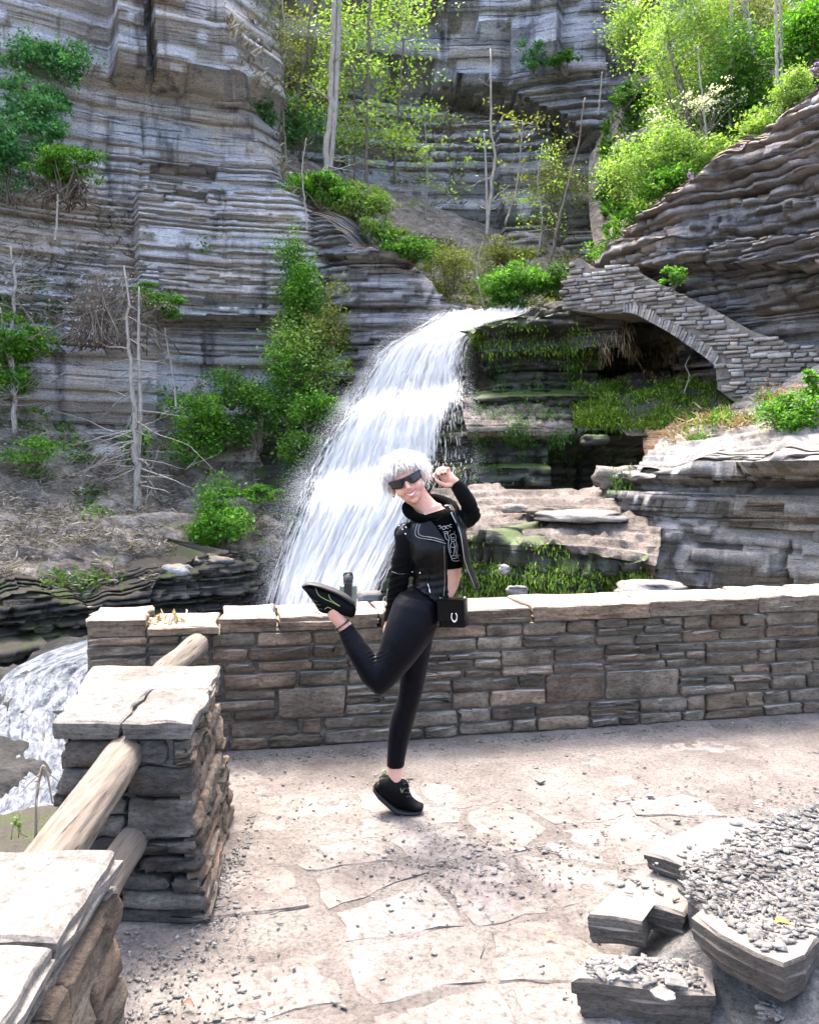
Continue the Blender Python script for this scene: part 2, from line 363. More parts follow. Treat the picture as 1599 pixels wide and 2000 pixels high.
    V = np.stack([BX+nx*D, BY+ny*D, ZZ], -1)
    last = V[-1].copy(); last[:, 0] -= nx*cap; last[:, 1] -= ny*cap; last[:, 2] += capup*cap
    V = np.concatenate([V, last[None]])
    return structure(obj(name, V.reshape(-1, 3), grid_faces(n, V.shape[0]), m))
g = [[(-400, 1), (400, 1)]]
structure(obj('ground', [(-160, -60, -4.6), (160, -60, -4.6), (160, 200, -4.6), (-160, 200, -4.6)], [(0, 1, 2, 3)], M['talus']))

# --- the tall pale cliff on the left
def m_left(ix, iy, S, Z):
    xe = np.interp(iy, [-200, 0, 200, 480, 640, 900], [420, 432, 478, 585, 600, 560])
    d = -np.clip(ix-xe, 0, 400)/F*29*1.3
    hang = ((ix > 212) & (iy < 172+.12*(ix-300))).astype(float)*np.clip((ix-205)/10, 0, 1)
    d += hang*1.5*(iy < 190)
    d += hang*(-1.3)*(np.abs(ix-212-(iy*.02)) < 7)-hang*1.3*(np.abs(ix-282-iy*.05) < 7)      # upright clefts above the overhang
    d -= hang*.9*((ix > 355) & (iy < 75))
    d += np.clip((iy-250)/500, 0, 1)*1.6
    d += .9*((iy > 395) & (iy < 640) & (ix > 260))*1.-.7*((iy > 385) & (iy < 420) & (ix > 315) & (ix < 400))
    d += .6*(iy > 560)*(ix < 300)
    d -= .7*((iy > 330) & (iy < 362) & (ix > 290) & (ix < 420))
    d -= .5*(np.abs(iy-603-.02*ix) < 5)
    return d
strata('cliff', [(-1300, 15), (-420, 22), (0, 25.5), (200, 27.2), (420, 28.6), (585, 29), (720, 33), (760, 40)], -2, 21, M['cliff'], 3, (.06, .19), .15, .085, m_left, block=2.2, cap=6, frac=1.2, thick=(.5, .8, 1.2, 2.2, 4.))
# --- the dark wall across the back
def m_back(ix, iy, S, Z):
    yl = np.interp(ix, [430, 800, 1000, 1140, 1200], [140, 165, 215, 285, 285])
    d = 1.6*(iy < yl)*(ix < 1150)
    d += 1.0*((iy < yl-100))*(ix < 1100)
    d -= .9*((iy > yl-12) & (iy < yl+34) & (ix < 1110))
    d -= 1.8*((ix > 1168) & (ix < 1238))
    d += np.clip((iy-330)/200, 0, 1)*3
    d += 1.2*((ix > 970) & (ix < 1080) & (iy > 250))
    return d
strata('cliff', [(330, 36), (520, 39), (800, 41), (1000, 41), (1150, 40), (1180, 42), (1240, 42), (1290, 38), (1500, 34), (1900, 28), (2700, 24)], 2, 28, M['cliff_far'], 11, (.11, .34), .28, .14, m_back, block=3, cap=8, frac=1.)
# gorge floor above the lip
ctrl_surface('hillside', [[(420, 250, 37), (650, 330, 39), (900, 420, 39), (1100, 470, 39), (1350, 480, 38)],
                          [(540, 400, 32), (650, 410, 33), (850, 500, 33), (1050, 545, 33), (1300, 540, 32)],
                          [(590, 520, 28.3), (680, 520, 28.3), (850, 575, 28.8), (1000, 598, 29), (1240, 590, 27)],
                          [(600, 640, 27.5), (700, 610, 27.5), (860, 618, 27.8), (1000, 613, 27.6), (1240, 610, 25.5)]], 130, 110, M['talus'], .5, .6, 31, .5, .5)
# wooded slope at the upper right, behind the right-hand cliff
ctrl_surface('hillside', [[(1150, 300, 36), (1250, 150, 35), (1400, 60, 33), (1600, -20, 30), (1900, -100, 28), (2700, -300, 22)],
                          [(1150, 420, 33), (1250, 350, 31), (1400, 240, 28), (1600, 120, 25), (1900, 20, 22), (2700, -250, 17)],
                          [(1170, 510, 29), (1250, 470, 26), (1400, 370, 23), (1600, 240, 20), (1900, 120, 18), (2700, -150, 14)]], 90, 80, M['talus'], .5, .6, 37, .3, .5)
# --- spur to the left of the lip
def m_spur(ix, iy, S, Z): return np.clip((iy-560)/300, 0, 1)*1.3-.5*((iy > 500) & (iy < 520))
strata('rock_spur', [(520, 30), (610, 27.6), (680, 26.9), (780, 26.8), (880, 27.3), (905, 29.5)], -2, 11, M['cliff_dark'], 21, (.06, .17), .24, .07, m_spur,
       [(500, 440), (600, 425), (640, 432), (700, 488), (800, 515), (850, 560), (880, 595), (910, 612)], .9, .3, block=1.2, frac=.5, thick=(.5, .8, 1.2, 2.))
# --- rock the water falls over
FALL = [  # photo rows of the fall: (left x, y, distance), (right x, y, distance)
    ((862, 608, 27.6), (1042, 602, 27.2)), ((858, 618, 26.8), (1030, 612, 26.2)), ((820, 645, 25.9), (955, 634, 25.2)),
    ((752, 684, 25.5), (918, 668, 24.7)), ((718, 735, 25.2), (908, 716, 24.4)), ((696, 772, 25.0), (908, 752, 24.2)), ((680, 792, 24.3), (910, 774, 23.3)), ((672, 806, 23.7), (914, 790, 22.7)),
    ((640, 858, 23.3), (918, 830, 22.4)), ((606, 924, 23.0), (926, 890, 22.2)), ((592, 958, 22.3), (924, 920, 21.7)), ((576, 1000, 21.8), (910, 975, 21.2)),
    ((545, 1090, 21.3), (850, 1075, 20.7)), ((520, 1180, 20.7), (800, 1165, 20)), ((495, 1300, 19.8), (770, 1290, 19))]
rw = []
for (a, b) in FALL:
    A, B = np.array(a, float), np.array(b, float); q = []
    for u in (-.45, -.1, .15, .4, .65, .9, 1.12): 
        c = A+(B-A)*u; c[2] += 1.15+.5*abs(u-.5); q.append(tuple(c))
    rw.append(q)
ctrl_surface('waterfall_rock', rw, 130, 240, M['wet'], .55, 1.1, 41, .75, .42)
# --- mossy wall right of the fall
def m_moss(ix, iy, S, Z):
    d = .9*np.clip((iy-768)/10, 0, 1)+.5*np.clip((iy-800)/60, 0, 1)
    d -= 1.8*((iy > 862) & (ix > 1060))*np.clip((iy-862)/30, 0, 1)
    d += .45*(iy < 650)
    d -= 2.8*np.clip((ix-1185)/40, 0, 1)*((iy > 648) & (iy < 770))
    d -= .4*((iy > 690) & (iy < 760))
    d += .5*np.clip((iy-905)/10, 0, 1)*(ix < 1060)
    return d
strata('mossy_rock_wall', [(930, 26.2), (938, 24.2), (960, 23.5), (1060, 23.2), (1200, 23.6), (1300, 25), (1420, 25.5)], -2, 7, M['wet'], 51, (.08, .24), .2, .07, m_moss,
       [(800, 612), (930, 640), (1050, 625), (1110, 612), (1240, 612), (1420, 640)], 1., -.02, block=1., capup=-.05, cap=1.5, thick=(.5, .8, 1., 1.5))
ctrl_surface('rock_bench', [[(905, 772, 23), (960, 768, 22.9), (1040, 772, 22.8), (1140, 780, 22.9)], [(905, 815, 22), (980, 812, 21.9), (1060, 818, 21.9), (1130, 825, 22.1)],
                            [(912, 846, 21.7), (980, 842, 21.6), (1050, 848, 21.7), (1100, 856, 21.9)], [(912, 862, 23), (980, 860, 23), (1050, 866, 23), (1100, 872, 23)]], 90, 80, M['shelf'], .3, 1.4, 57, .85, .12)
# ledge the bridge stands on
strata('rock_ledge', [(1048, 25.6), (1060, 23.8), (1130, 22.9), (1215, 22.7), (1240, 24)], 5.0, 7.0, M['ledge'], 61, (.1, .2), .12, .06, None,
       [(1000, 604), (1060, 594), (1120, 580), (1240, 580)], .95, .03, block=1.2, cap=.5)
# --- the right-hand cliff above the bridge
def m_right(ix, iy, S, Z):
    d = -.4*np.clip((iy-545-.1*(ix-1250))/15, 0, 1)
    d -= 5.5*np.clip((iy-598-.52*(ix-1215))/20, 0, 1)*(ix < 1425)
    d -= .35*np.clip(fbm(ix*.012, iy*.03, 0, 77, 2)*2, 0, 1)
    d += .7*((iy > 470) & (iy < 525))
    return d
strata('cliff', [(1215, 27), (1240, 23.2), (1330, 21.6), (1460, 20.6), (1620, 19), (1850, 17), (2700, 11)], 2, 13, M['cliff_dark'], 71, (.05, .15), .26, .07, m_right,
       [(1200, 470), (1245, 432), (1300, 395), (1370, 340), (1440, 300), (1520, 235), (1599, 160), (1850, 20), (2700, -250)], .9, .55, block=1.1, wav=.04, frac=.5, thick=(.5, .8, 1.2, 2.))
# --- slopes below the bridge
ctrl_surface('grassy_bank', [[(1120, 735, 24.2), (1220, 735, 24.4), (1330, 742, 23.6), (1440, 745, 21.2), (1560, 750, 20)],
                             [(1120, 790, 22.4), (1220, 785, 22.2), (1330, 790, 21.4), (1440, 790, 20.2), (1560, 780, 19)],
                             [(1130, 838, 21.6), (1215, 838, 21.2), (1300, 845, 20.3), (1400, 842, 19.3), (1520, 830, 18)]], 100, 60, M['ledge'], .35, 1.2, 81, .4, .25)
ctrl_surface('shale_slope', [[(1290, 855, 20), (1380, 810, 19.8), (1480, 765, 19.4), (1600, 715, 18.8), (1800, 640, 18), (2500, 500, 14)],
                             [(1262, 880, 18.6), (1360, 855, 18), (1470, 830, 17.4), (1600, 800, 16.6), (1800, 750, 15.6), (2500, 650, 12.5)],
                             [(1235, 925, 17.2), (1340, 908, 16.2), (1460, 898, 15.4), (1600, 888, 14.6), (1800, 870, 13.6), (2500, 830, 10.5)]], 150, 100, M['shale'], .3, 1.6, 83, .75, .16)
ctrl_surface('rock_outcrop', [[(1255, 828, 21), (1275, 826, 20.6), (1310, 832, 20.2), (1340, 840, 20)], [(1258, 870, 20.6), (1275, 868, 20.2), (1310, 868, 19.5), (1330, 870, 19.3)],
                              [(1262, 922, 20.4), (1275, 918, 19.6), (1300, 905, 18.6), (1320, 900, 18.2)]], 60, 80, M['orange'], .45, 1.6, 85, .92, .12)
def m_led(ix, iy, S, Z):
    d = .15*((iy < 938) & (ix < 1480))+.4*np.clip((ix-1445)/20, 0, 1)*(iy < 926)
    d += .5*np.clip((iy-950)/150, 0, 1)+.35*((ix > 1120) & (ix < 1280))*(iy > 1040)-.3*((iy > 926) & (iy < 960) & (ix > 1450))
    d -= .35*np.clip((ix-1440)/60, 0, 1)*(iy > 950)
    return d
strata('rock_ledge', [(1205, 19), (1236, 16.6), (1300, 15.4), (1450, 14.6), (1620, 13.6), (1850, 12.6), (2700, 9)], -3, 3, M['shale'], 91, (.04, .12), .26, .045, m_led,
       [(1200, 925), (1236, 922), (1300, 908), (1450, 900), (1599, 884), (1850, 860)], .95, .15, block=.9, wav=.04, frac=1., thick=(.5, .8, 1.2, 2.2))
ctrl_surface('rock_shelf', [[(840, 958, 20.8), (930, 950, 20.8), (1040, 950, 20.6), (1150, 950, 20), (1290, 950, 18)],
                            [(850, 990, 18.6), (930, 985, 18.4), (1040, 990, 18), (1150, 985, 17.4), (1290, 1000, 16)],
                            [(880, 1030, 16.6), (930, 1028, 16.4), (1040, 1040, 15.6), (1150, 1055, 14.8), (1290, 1070, 14.2)],
                            [(885, 1046, 16.1), (935, 1046, 15.7), (1040, 1062, 15), (1150, 1084, 14.3), (1282, 1104, 13.8)], [(885, 1060, 16.8), (935, 1060, 16.5), (1040, 1078, 15.8), (1150, 1100, 15.1), (1282, 1122, 14.8)]], 150, 130, M['shelf'], .3, 1.5, 95, .9, .16)
strata('mossy_rock_wall', [(860, 17.5), (900, 16.3), (935, 15.6), (1040, 14.9), (1150, 14.2), (1268, 13.7), (1284, 14.6), (1300, 15.4)], -3.5, 1.2, M['wet'], 97, (.06, .2), .2, .05,
       lambda ix, iy, S, Z: -.5*np.clip((iy-1100)/40, 0, 1)*(ix > 1150), [(860, 1040), (935, 1048), (1040, 1066), (1150, 1088), (1268, 1108), (1300, 1110)], .9, .05, block=.6)
# --- left talus, its ledges, the stream bank
ctrl_surface('talus_slope', [[(-1100, 600, 19.0), (-300, 600, 25), (0, 640, 26), (200, 690, 27), (350, 740, 28.2), (540, 770, 28.4), (640, 800, 27)],
                             [(-1100, 800, 16.0), (-300, 800, 22), (0, 800, 23.5), (200, 855, 25), (350, 862, 26), (560, 880, 26.2), (640, 890, 25)],
                             [(-1100, 950, 13.0), (-300, 950, 19), (0, 950, 20.5), (200, 965, 22.3), (400, 968, 23.6), (560, 985, 24), (600, 990, 24.2)],
                             [(-1100, 1080, 10.5), (-300, 1080, 16.5), (0, 1090, 17.5), (200, 1085, 19), (400, 1085, 20.5), (530, 1085, 21.8), (560, 1090, 22.6)],
                             [(-1100, 1170, 9.2), (-300, 1170, 15.2), (0, 1172, 16.1), (200, 1172, 17.5), (380, 1145, 18.8), (500, 1118, 20.4), (530, 1118, 21.6)]], 240, 220, M['talus'], .9, .8, 101, .55, .45)
strata('rock_ledge', [(150, 26), (172, 24.1), (300, 24.6), (430, 25), (560, 25.4)], 0, 4, M['cliff'], 105, (.18, .5), .12, .08, None,
       [(150, 890), (172, 878), (300, 884), (560, 886)], .95, .15, block=2.4)
strata('rock_ledge', [(-1200, 12), (-300, 15.2), (0, 15.9), (180, 17.2), (380, 18.5), (480, 19.5), (515, 21.5)], -4.5, 0, M['ledge'], 107, (.06, .2), .3, .06,
       lambda ix, iy, S, Z: .8*np.clip((iy-1200)/60, 0, 1)-.5*((iy > 1225) & (iy < 1245)), [(-300, 1165), (0, 1178), (180, 1172), (380, 1118), (460, 1095), (560, 1120)], .9, .3, block=.8, thick=(.5, .8, 1.))
ctrl_surface('stream_bank', [[(-300, 1640, 8.8), (0, 1625, 8.6), (100, 1622, 8.6), (300, 1620, 8.6)], [(-300, 1650, 7.4), (0, 1600, 7.2), (100, 1592, 7.2), (300, 1590, 7)],
                             [(-300, 1760, 6), (0, 1700, 5.6), (100, 1680, 5.4), (300, 1660, 5)], [(-300, 1900, 5.2), (0, 1900, 4.4), (100, 1850, 4.2), (300, 1800, 4)]], 60, 60, M['ledge'], .3, 1.4, 111, .5, .2)
# ---------------------------------------------------------------- water
def water_sheet(name, rows, nu, nv, amp, seed, dens, parent=None, m='water'):
    C = np.array([[P(*q) for q in r] for r in rows]); U = np.stack([smoothline(r, nu) for r in C])
    V = np.stack([smoothline(U[:, j], nv) for j in range(nu)], 1)
    u, v = np.meshgrid(np.linspace(0, 1, nu), np.linspace(0, 1, nv))
    d = amp*(fbm(u*22, v*7, 0, seed, 4)+.6*fbm(u*60, v*14, 0, seed+3, 3))
    V[..., 1] -= d; V[..., 2] += d*.5
    o = obj(name, V.reshape(-1, 3), grid_faces(nu, nv), M[m], parent, True)
    uv = o.data.uv_layers.new(name='flow'); li = np.zeros(len(o.data.loops), np.int32); o.data.loops.foreach_get('vertex_index', li)
    uv.data.foreach_set('uv', np.stack([u.ravel(), v.ravel()], -1)[li].astype(np.float32).ravel())
    a = o.data.attributes.new('dens', 'FLOAT', 'POINT'); a.data.foreach_set('value', dens(u, v).astype(np.float32).ravel())
    return o, V
rng = np.random.default_rng(5)
fall = thing('waterfall', P(700, 1180, 20), 'white waterfall curving down over the dark rock steps', 'waterfall')
rw = [[tuple(np.array(a, float)+(np.array(b, float)-np.array(a, float))*u) for u in (0, .25, .5, .75, 1)] for a, b in FALL]
def fdens(u, v):
    d = .7+0*u
    d = np.minimum(d, .34+1.9*u+.12*fbm(v*9, 0, 0, 3)); d = np.minimum(d, .3+1.4*(1-u)+.1*fbm(v*12, 5, 0, 4))
    thin = np.clip((v-.47)/.12, 0, 1)*np.clip((u-.62)/.25, 0, 1); d -= .3*thin
    d -= .33*np.exp(-((u-.86)/.16)**2-((v-.83)/.14)**2)
    d -= .12*np.exp(-((u-.55)/.2)**2-((v-.68)/.1)**2)
    return d+.05
sheet, FV = water_sheet('water_sheet', rw, 150, 280, .17, 7, fdens, fall)
# threads of water and flying drops on top of the sheet
mb = MB(); nv, nu = FV.shape[:2]
for q in range(9000):
    u0 = rng.beta(.9, 1.1); v0 = rng.uniform(.02, .95); ln = rng.uniform(.008, .028)
    if rng.random() < .8*np.clip((v0-.47)/.12, 0, 1)*np.clip((u0-.55)/.25, 0, 1): continue
    k = 4; vv = np.clip(v0+ln*np.linspace(0, 1, k), 0, .999); uu = np.clip(u0+.008*noise(vv*40, q*3.3), 0, .999)
    p = FV[(vv*(nv-1)).astype(int), (uu*(nu-1)).astype(int)].copy()
    off = rng.uniform(.02, .22); p[:, 1] -= off; p[:, 2] += off*.3
    w = rng.uniform(.002, .006)*np.sin(np.linspace(.25, 2.9, k))
    l = p.copy(); r = p.copy(); l[:, 0] -= w; r[:, 0] += w; r[:, 1] -= w*.4
    v = np.empty((2*k, 3)); v[0::2] = l; v[1::2] = r
    mb.add(v, grid_faces(2, k))
mb.build('water_threads', M['spray'], fall)['kind'] = 'stuff'
mb = MB(); T4 = np.array([[0, 1, 2], [0, 2, 3], [0, 3, 1], [1, 3, 2]]); tet = np.array([[0, 0, 1.2], [.9, 0, -.5], [-.5, .8, -.5], [-.5, -.8, -.5]])
N_ = 60000; ed = rng.random(N_); v0 = rng.uniform(.03, 1, N_)**.75
u0 = np.where(ed < .62, .02-abs(rng.normal(0, .055, N_))*(.35+v0*1.1), np.where(ed < .69, 1+abs(rng.normal(0, .035, N_)), rng.uniform(0, 1, N_)))
uc = np.clip(u0, 0, .999); ri = np.minimum(v0, .999)*(nv-1); p = FV[ri.astype(int), (uc*(nu-1)).astype(int)].copy()
p[:, 0] += (u0-np.clip(u0, 0, 1))*(FV[ri.astype(int), -1, 0]-FV[ri.astype(int), 0, 0]); p[:, 1] -= rng.uniform(.03, .5, N_); p[:, 2] += rng.normal(.1, .18, N_)
sz = rng.uniform(.0015, .006, N_); v = p[:, None]+tet[None]*sz[:, None, None]*np.array([1, 1, 1.7]); mb.add(v.reshape(-1, 3), (T4[None]+4*np.arange(N_)[:, None, None]).reshape(-1, 3))
mb.build('water_drops', M['spray'], fall)['kind'] = 'stuff'
st = structure(water_sheet('stream', [[(330, 1200, 19.4), (520, 1210, 19.2), (700, 1230, 18.6), (800, 1250, 18.4)], [(60, 1292, 13.6), (200, 1280, 13.6), (330, 1270, 14), (600, 1330, 15)],
        [(-30, 1385, 11.6), (100, 1360, 11.8), (240, 1380, 12), (400, 1440, 12.6)], [(-110, 1470, 10.2), (60, 1470, 10.2), (200, 1490, 10.4), (380, 1560, 10.8)],
        [(-220, 1610, 8.8), (0, 1600, 8.6), (180, 1600, 8.6), (400, 1640, 8.8)]], 110, 170, .22, 17,
        lambda u, v: .55+.2*fbm(u*5+v*3, v*4, 0, 19, 3), None, 'stream')[0])
ctrl_surface('stream_bed', [[(330, 1206, 19.6), (520, 1216, 19.4), (700, 1236, 18.8), (900, 1250, 18.4)], [(-60, 1305, 13.8), (200, 1292, 13.8), (330, 1282, 14), (700, 1350, 15)],
        [(-200, 1400, 11.6), (100, 1374, 11.8), (240, 1394, 12), (600, 1460, 12.6)], [(-300, 1490, 10.2), (60, 1488, 10.2), (200, 1508, 10.4), (600, 1580, 10.8)],
        [(-400, 1630, 8.8), (0, 1620, 8.6), (180, 1622, 8.6), (600, 1660, 8.8)]], 80, 120, M['bed'], .5, 1., 121, .5, .3)

# ---------------------------------------------------------------- loose rocks
def boulder(x, y, rx, ry, Y, label, seed, m='shale', flat=1.):
    c = P(x, y, Y); v, f = (lambda n, k: (np.stack([np.sin(np.linspace(.03, 3.11, k))[:, None]*np.cos(np.arange(n)/n*6.283), np.sin(np.linspace(.03, 3.11, k))[:, None]*np.sin(np.arange(n)/n*6.283), np.cos(np.linspace(.03, 3.11, k))[:, None]+0*np.arange(n)], -1).reshape(-1, 3), grid_faces(n, k, True)))(22, 14)
    v = v*(.55+.45/np.maximum(np.abs(v).max(1), .62)[:, None])*.95                                  # blocky
    v = v*(1+.5*fbm(v[:, 0]*1.4+seed, v[:, 1]*1.4, v[:, 2]*2.2, seed, 4))[:, None]*np.array([rx, rx*.8, ry])/F*Y
    return tag(obj('boulder', v+c, f, M[m], None, False, base=c-(0, 0, ry/F*Y)), label, 'rock', 'loose rocks')
boulder(1004, 993, 24, 9, 17.4, 'flat pale rock lying on the brown rock shelf', 1)
boulder(1135, 1008, 85, 12, 16.2, 'wide pale slab on the rock shelf right of the raised arm', 2)
boulder(1060, 998, 40, 8, 17, 'thin brown slab beside the wide pale slab', 3, 'shelf')
boulder(1010, 1153, 20, 11, 13.4, 'white rock at the foot of the green moss, just above the wall', 4)
boulder(985, 1112, 11, 10, 14.4, 'small pinkish rock lodged in the green moss', 5)
boulder(1270, 1150, 68, 15, 12.6, 'broad pale rock showing over the wall cap at the right', 6)
boulder(722, 1166, 24, 13, 18.6, 'grey boulder at the bottom of the waterfall beside the bottle', 7)
boulder(1200, 935, 40, 26, 18.6, 'brownish boulder in the hollow under the ochre outcrop', 8, 'shelf')
boulder(1160, 860, 26, 12, 21.2, 'dark rock in the hollow below the grassy bank', 9, 'wet')
boulder(345, 1118, 30, 16, 18.6, 'pale angular rock at the bottom of the left talus slope', 10, 'cliff')
boulder(418, 1105, 40, 20, 19.2, 'dark angular rock below the round green bush', 11, 'cliff_dark')
# ================================================================ terrace, parapet wall, pillars, rails
def G(x, y, z=0.):
    """where the sight line through a photo position meets height z"""
    Y = (CH-z)*F/(y-HZ); return np.array([(x-CX)/F*Y, Y, z])
def ashlar(L, H, rng, strip=(.17, .26), seg=(.3, .75), ln=(.14, .42)):
    """irregular coursed rubble: rectangles (u0, u1, z0, z1)"""
    out = []; z = 0
    def cut(u0, u1, z0, z1, lo, hi):
        u = u0
        while u < u1-1e-6:
            w = rng.uniform(lo, hi)
            if u1-(u+w) < lo*.7: w = u1-u
            out.append((u, u+w, z0, z1)); u += w
    while z < H-1e-6:
        h = rng.uniform(*strip)
        if H-(z+h) < strip[0]*.6: h = H-z
        u = 0
        while u < L-1e-6:
            w = rng.uniform(*seg)
            if L-(u+w) < seg[0]*.7: w = L-u
            r = rng.random()
            if r < .05: cut(u, u+w, z, z+h, ln[0]*1.4, ln[1]*.9)
            elif r < .7:
                k = rng.uniform(.36, .64); cut(u, u+w, z, z+h*k, *ln); cut(u, u+w, z+h*k, z+h, *ln)
            else:
                a, b = rng.uniform(.26, .4), rng.uniform(.6, .74)
                for p, q in ((0, a), (a, b), (b, 1)): cut(u, u+w, z+h*p, z+h*q, *ln)
            u += w
        z += h
    return out
def stone(name, quad, nrm, r, L, H, rng, parent, m, gap=.01, depth=.07, rough=.014, proud=.012):
    """one hewn stone on the bilinear face quad=(bl, br, tl, tr)"""
    bl, br, tl, tr = quad; u0, u1, z0, z1 = r
    u0 += gap*rng.uniform(.5, 1.3); u1 -= gap*rng.uniform(.5, 1.3); z0 += gap*rng.uniform(.5, 1.2); z1 -= gap*rng.uniform(.5, 1.2)
    w, h = u1-u0, z1-z0; nx = 7 if w > .24 else 6 if w > .16 else 5; nz = 5
    e = min(.009, h*.16)
    us = np.r_[0, e/w, np.sort(rng.uniform(.2, .8, nx-4)) if nx > 4 else [], 1-e/w, 1]; zs = np.array([0, e/h, rng.uniform(.35, .65), 1-e/h, 1])
    uu, zz = np.meshgrid(us, zs); nx = len(us)
    out = np.zeros_like(uu); inner = (uu > 1e-6) & (uu < 1-1e-6) & (zz > 1e-6) & (zz < 1-1e-6)
    base = rng.uniform(-proud*.5, proud)
    out[:] = base-rng.uniform(.003, .008); out[inner] = base+rng.uniform(-rough, rough, inner.sum())*.8
    uj = u0+uu*w+rng.normal(0, .0045, uu.shape); zj = z0+zz*h+rng.normal(0, .0035, uu.shape)
    c = np.zeros_like(uu, bool); c[0, 0] = c[0, -1] = c[-1, 0] = c[-1, -1] = True      # worn corners
    k = rng.uniform(.1, 1., uu.shape)*min(.014, h*.2)
    uj[c] += (np.sign(.5-uu)*k)[c]; zj[c] += (np.sign(.5-zz)*k*.7)[c]
    a, b = (uj/L)[..., None], (zj/H)[..., None]
    p = (bl*(1-a)+br*a)*(1-b)+(tl*(1-a)+tr*a)*b
    fv = (p+nrm*out[..., None]).reshape(-1, 3); f = grid_faces(nx, nz)
    per = list(range(nx))+[nx*q+nx-1 for q in range(1, nz)]+[nx*(nz-1)+q for q in range(nx-2, -1, -1)]+[nx*q for q in range(nz-2, 0, -1)]
    bv = p.reshape(-1, 3)[per]-nrm*depth; n0 = len(fv); k = len(per)
    sk = np.array([(per[i], n0+i, n0+(i+1) % k, per[(i+1) % k]) for i in range(k)])
    return obj(name, np.vstack([fv, bv]), np.vstack([f, sk]), m, parent)
def face_stones(quad, rng, parent, m, top=1., **k):
    bl, br, tl, tr = [np.asarray(q, float) for q in quad]
    L = (np.linalg.norm(br-bl)+np.linalg.norm(tr-tl))/2; H = np.linalg.norm(tl-bl)
    nrm = np.cross(br-bl, tl-bl); nrm /= np.linalg.norm(nrm)
    for r in ashlar(L, H, rng, **{q: k[q] for q in k if q in ('strip', 'seg', 'ln')}):
        stone('stone', (bl, br, tl, tr), nrm, r, L, H, rng, parent, m, **{q: k[q] for q in k if q not in ('strip', 'seg', 'ln')})
def slab(name, poly, z0, z1, m, parent, rng, jit=.012, step=.09, under=.02, tilt=0.):
    """a broken slab: ragged outline, worn upper rim, real thickness"""
    poly = np.asarray(poly, float)[:, :2]; pts = []
    a2 = np.sum(poly[:, 0]*np.roll(poly[:, 1], -1)-np.roll(poly[:, 0], -1)*poly[:, 1])
    if a2 < 0: poly = poly[::-1]
    for i in range(len(poly)):
        a, b = poly[i], poly[(i+1) % len(poly)]; n = max(1, int(np.linalg.norm(b-a)/step))
        for q in range(n): pts.append(a+(b-a)*q/n+(rng.normal(0, jit, 2) if q else rng.normal(0, jit*.5, 2)))
    p = np.array(pts); c = p.mean(0); n = len(p)
    zt = z1+tilt*(p[:, 0]-c[0])+rng.normal(0, (z1-z0)*.03, n)
    d = p-c; d /= np.linalg.norm(d, axis=1)[:, None]
    rim = min(.012, (z1-z0)*.25)
    rings = [np.c_[p-d*rim, zt]]; lv = 1 if z1-z0 < .05 else 3; lo_ = 0
    for k in range(lv):
        o1 = rng.normal(0, .001 if lv == 1 else .003); jit_ = rng.normal(0, .0055, n)
        for q in ((k+.08)/lv, (k+.92)/lv): rings.append(np.c_[p+d*(o1+jit_-under*q*q)[:, None], zt-rim*.5-(zt-rim*.5-z0)*q])
    K = len(rings); v = np.vstack(rings+[[[*c, zt.mean()]]]); f = []
    for k in range(K-1):
        for i in range(n): j = (i+1) % n; f.append((k*n+i, (k+1)*n+i, (k+1)*n+j, k*n+j))
    f += [(i, (i+1) % n, K*n) for i in range(n)]
    return obj(name, v, f, m, parent)
def hexa(name, b, t, m, parent):
    """eight-cornered core: b, t = four corners each, anticlockwise from above"""
    v = list(b)+list(t); return obj(name, v, [(3, 2, 1, 0), (4, 5, 6, 7)]+[(i, (i+1) % 4, 4+(i+1) % 4, 4+i) for i in range(4)], m, parent)

# ---------------------------------------------------------------- terrace ground
rng = np.random.default_rng(12)
nu, nv = 250, 270
vv, uu = np.meshgrid(np.linspace(0, 1, nv), np.linspace(0, 1, nu), indexing='ij')
Yg = .3+5.3*vv; xl = -1.0-.1*(Yg-2); Xg = xl+(5.0-xl)*uu**1.25
dust = np.clip((Yg-3.3)/.9, 0, 1)
Zg = .007*fbm(Xg*3, Yg*3, 0, 1, 4)+.005*fbm(Xg*11, Yg*11, 0, 2, 3)+.004*dust
V = np.stack([Xg, Yg, Zg], -1).reshape(-1, 3)
terrace = structure(obj('terrace', V, grid_faces(nu, nv), M['dirt'], None, True))
# drop below the terrace edge
e0 = np.array([[xl[i, 0], Yg[i, 0], 0] for i in range(0, nv, 6)]); rows = [e0+np.array([0, 0, -.0])]
for k in range(1, 12):
    q = e0.copy(); q[:, 2] = -.24*k; q[:, 0] += -.05*k+.06*fbm(e0[:, 1]*3, k*1.3, 0, 9); rows.append(q)
structure(obj('retaining_bank', np.concatenate(rows[::-1]), grid_faces(len(e0), 12), M['ledge']))
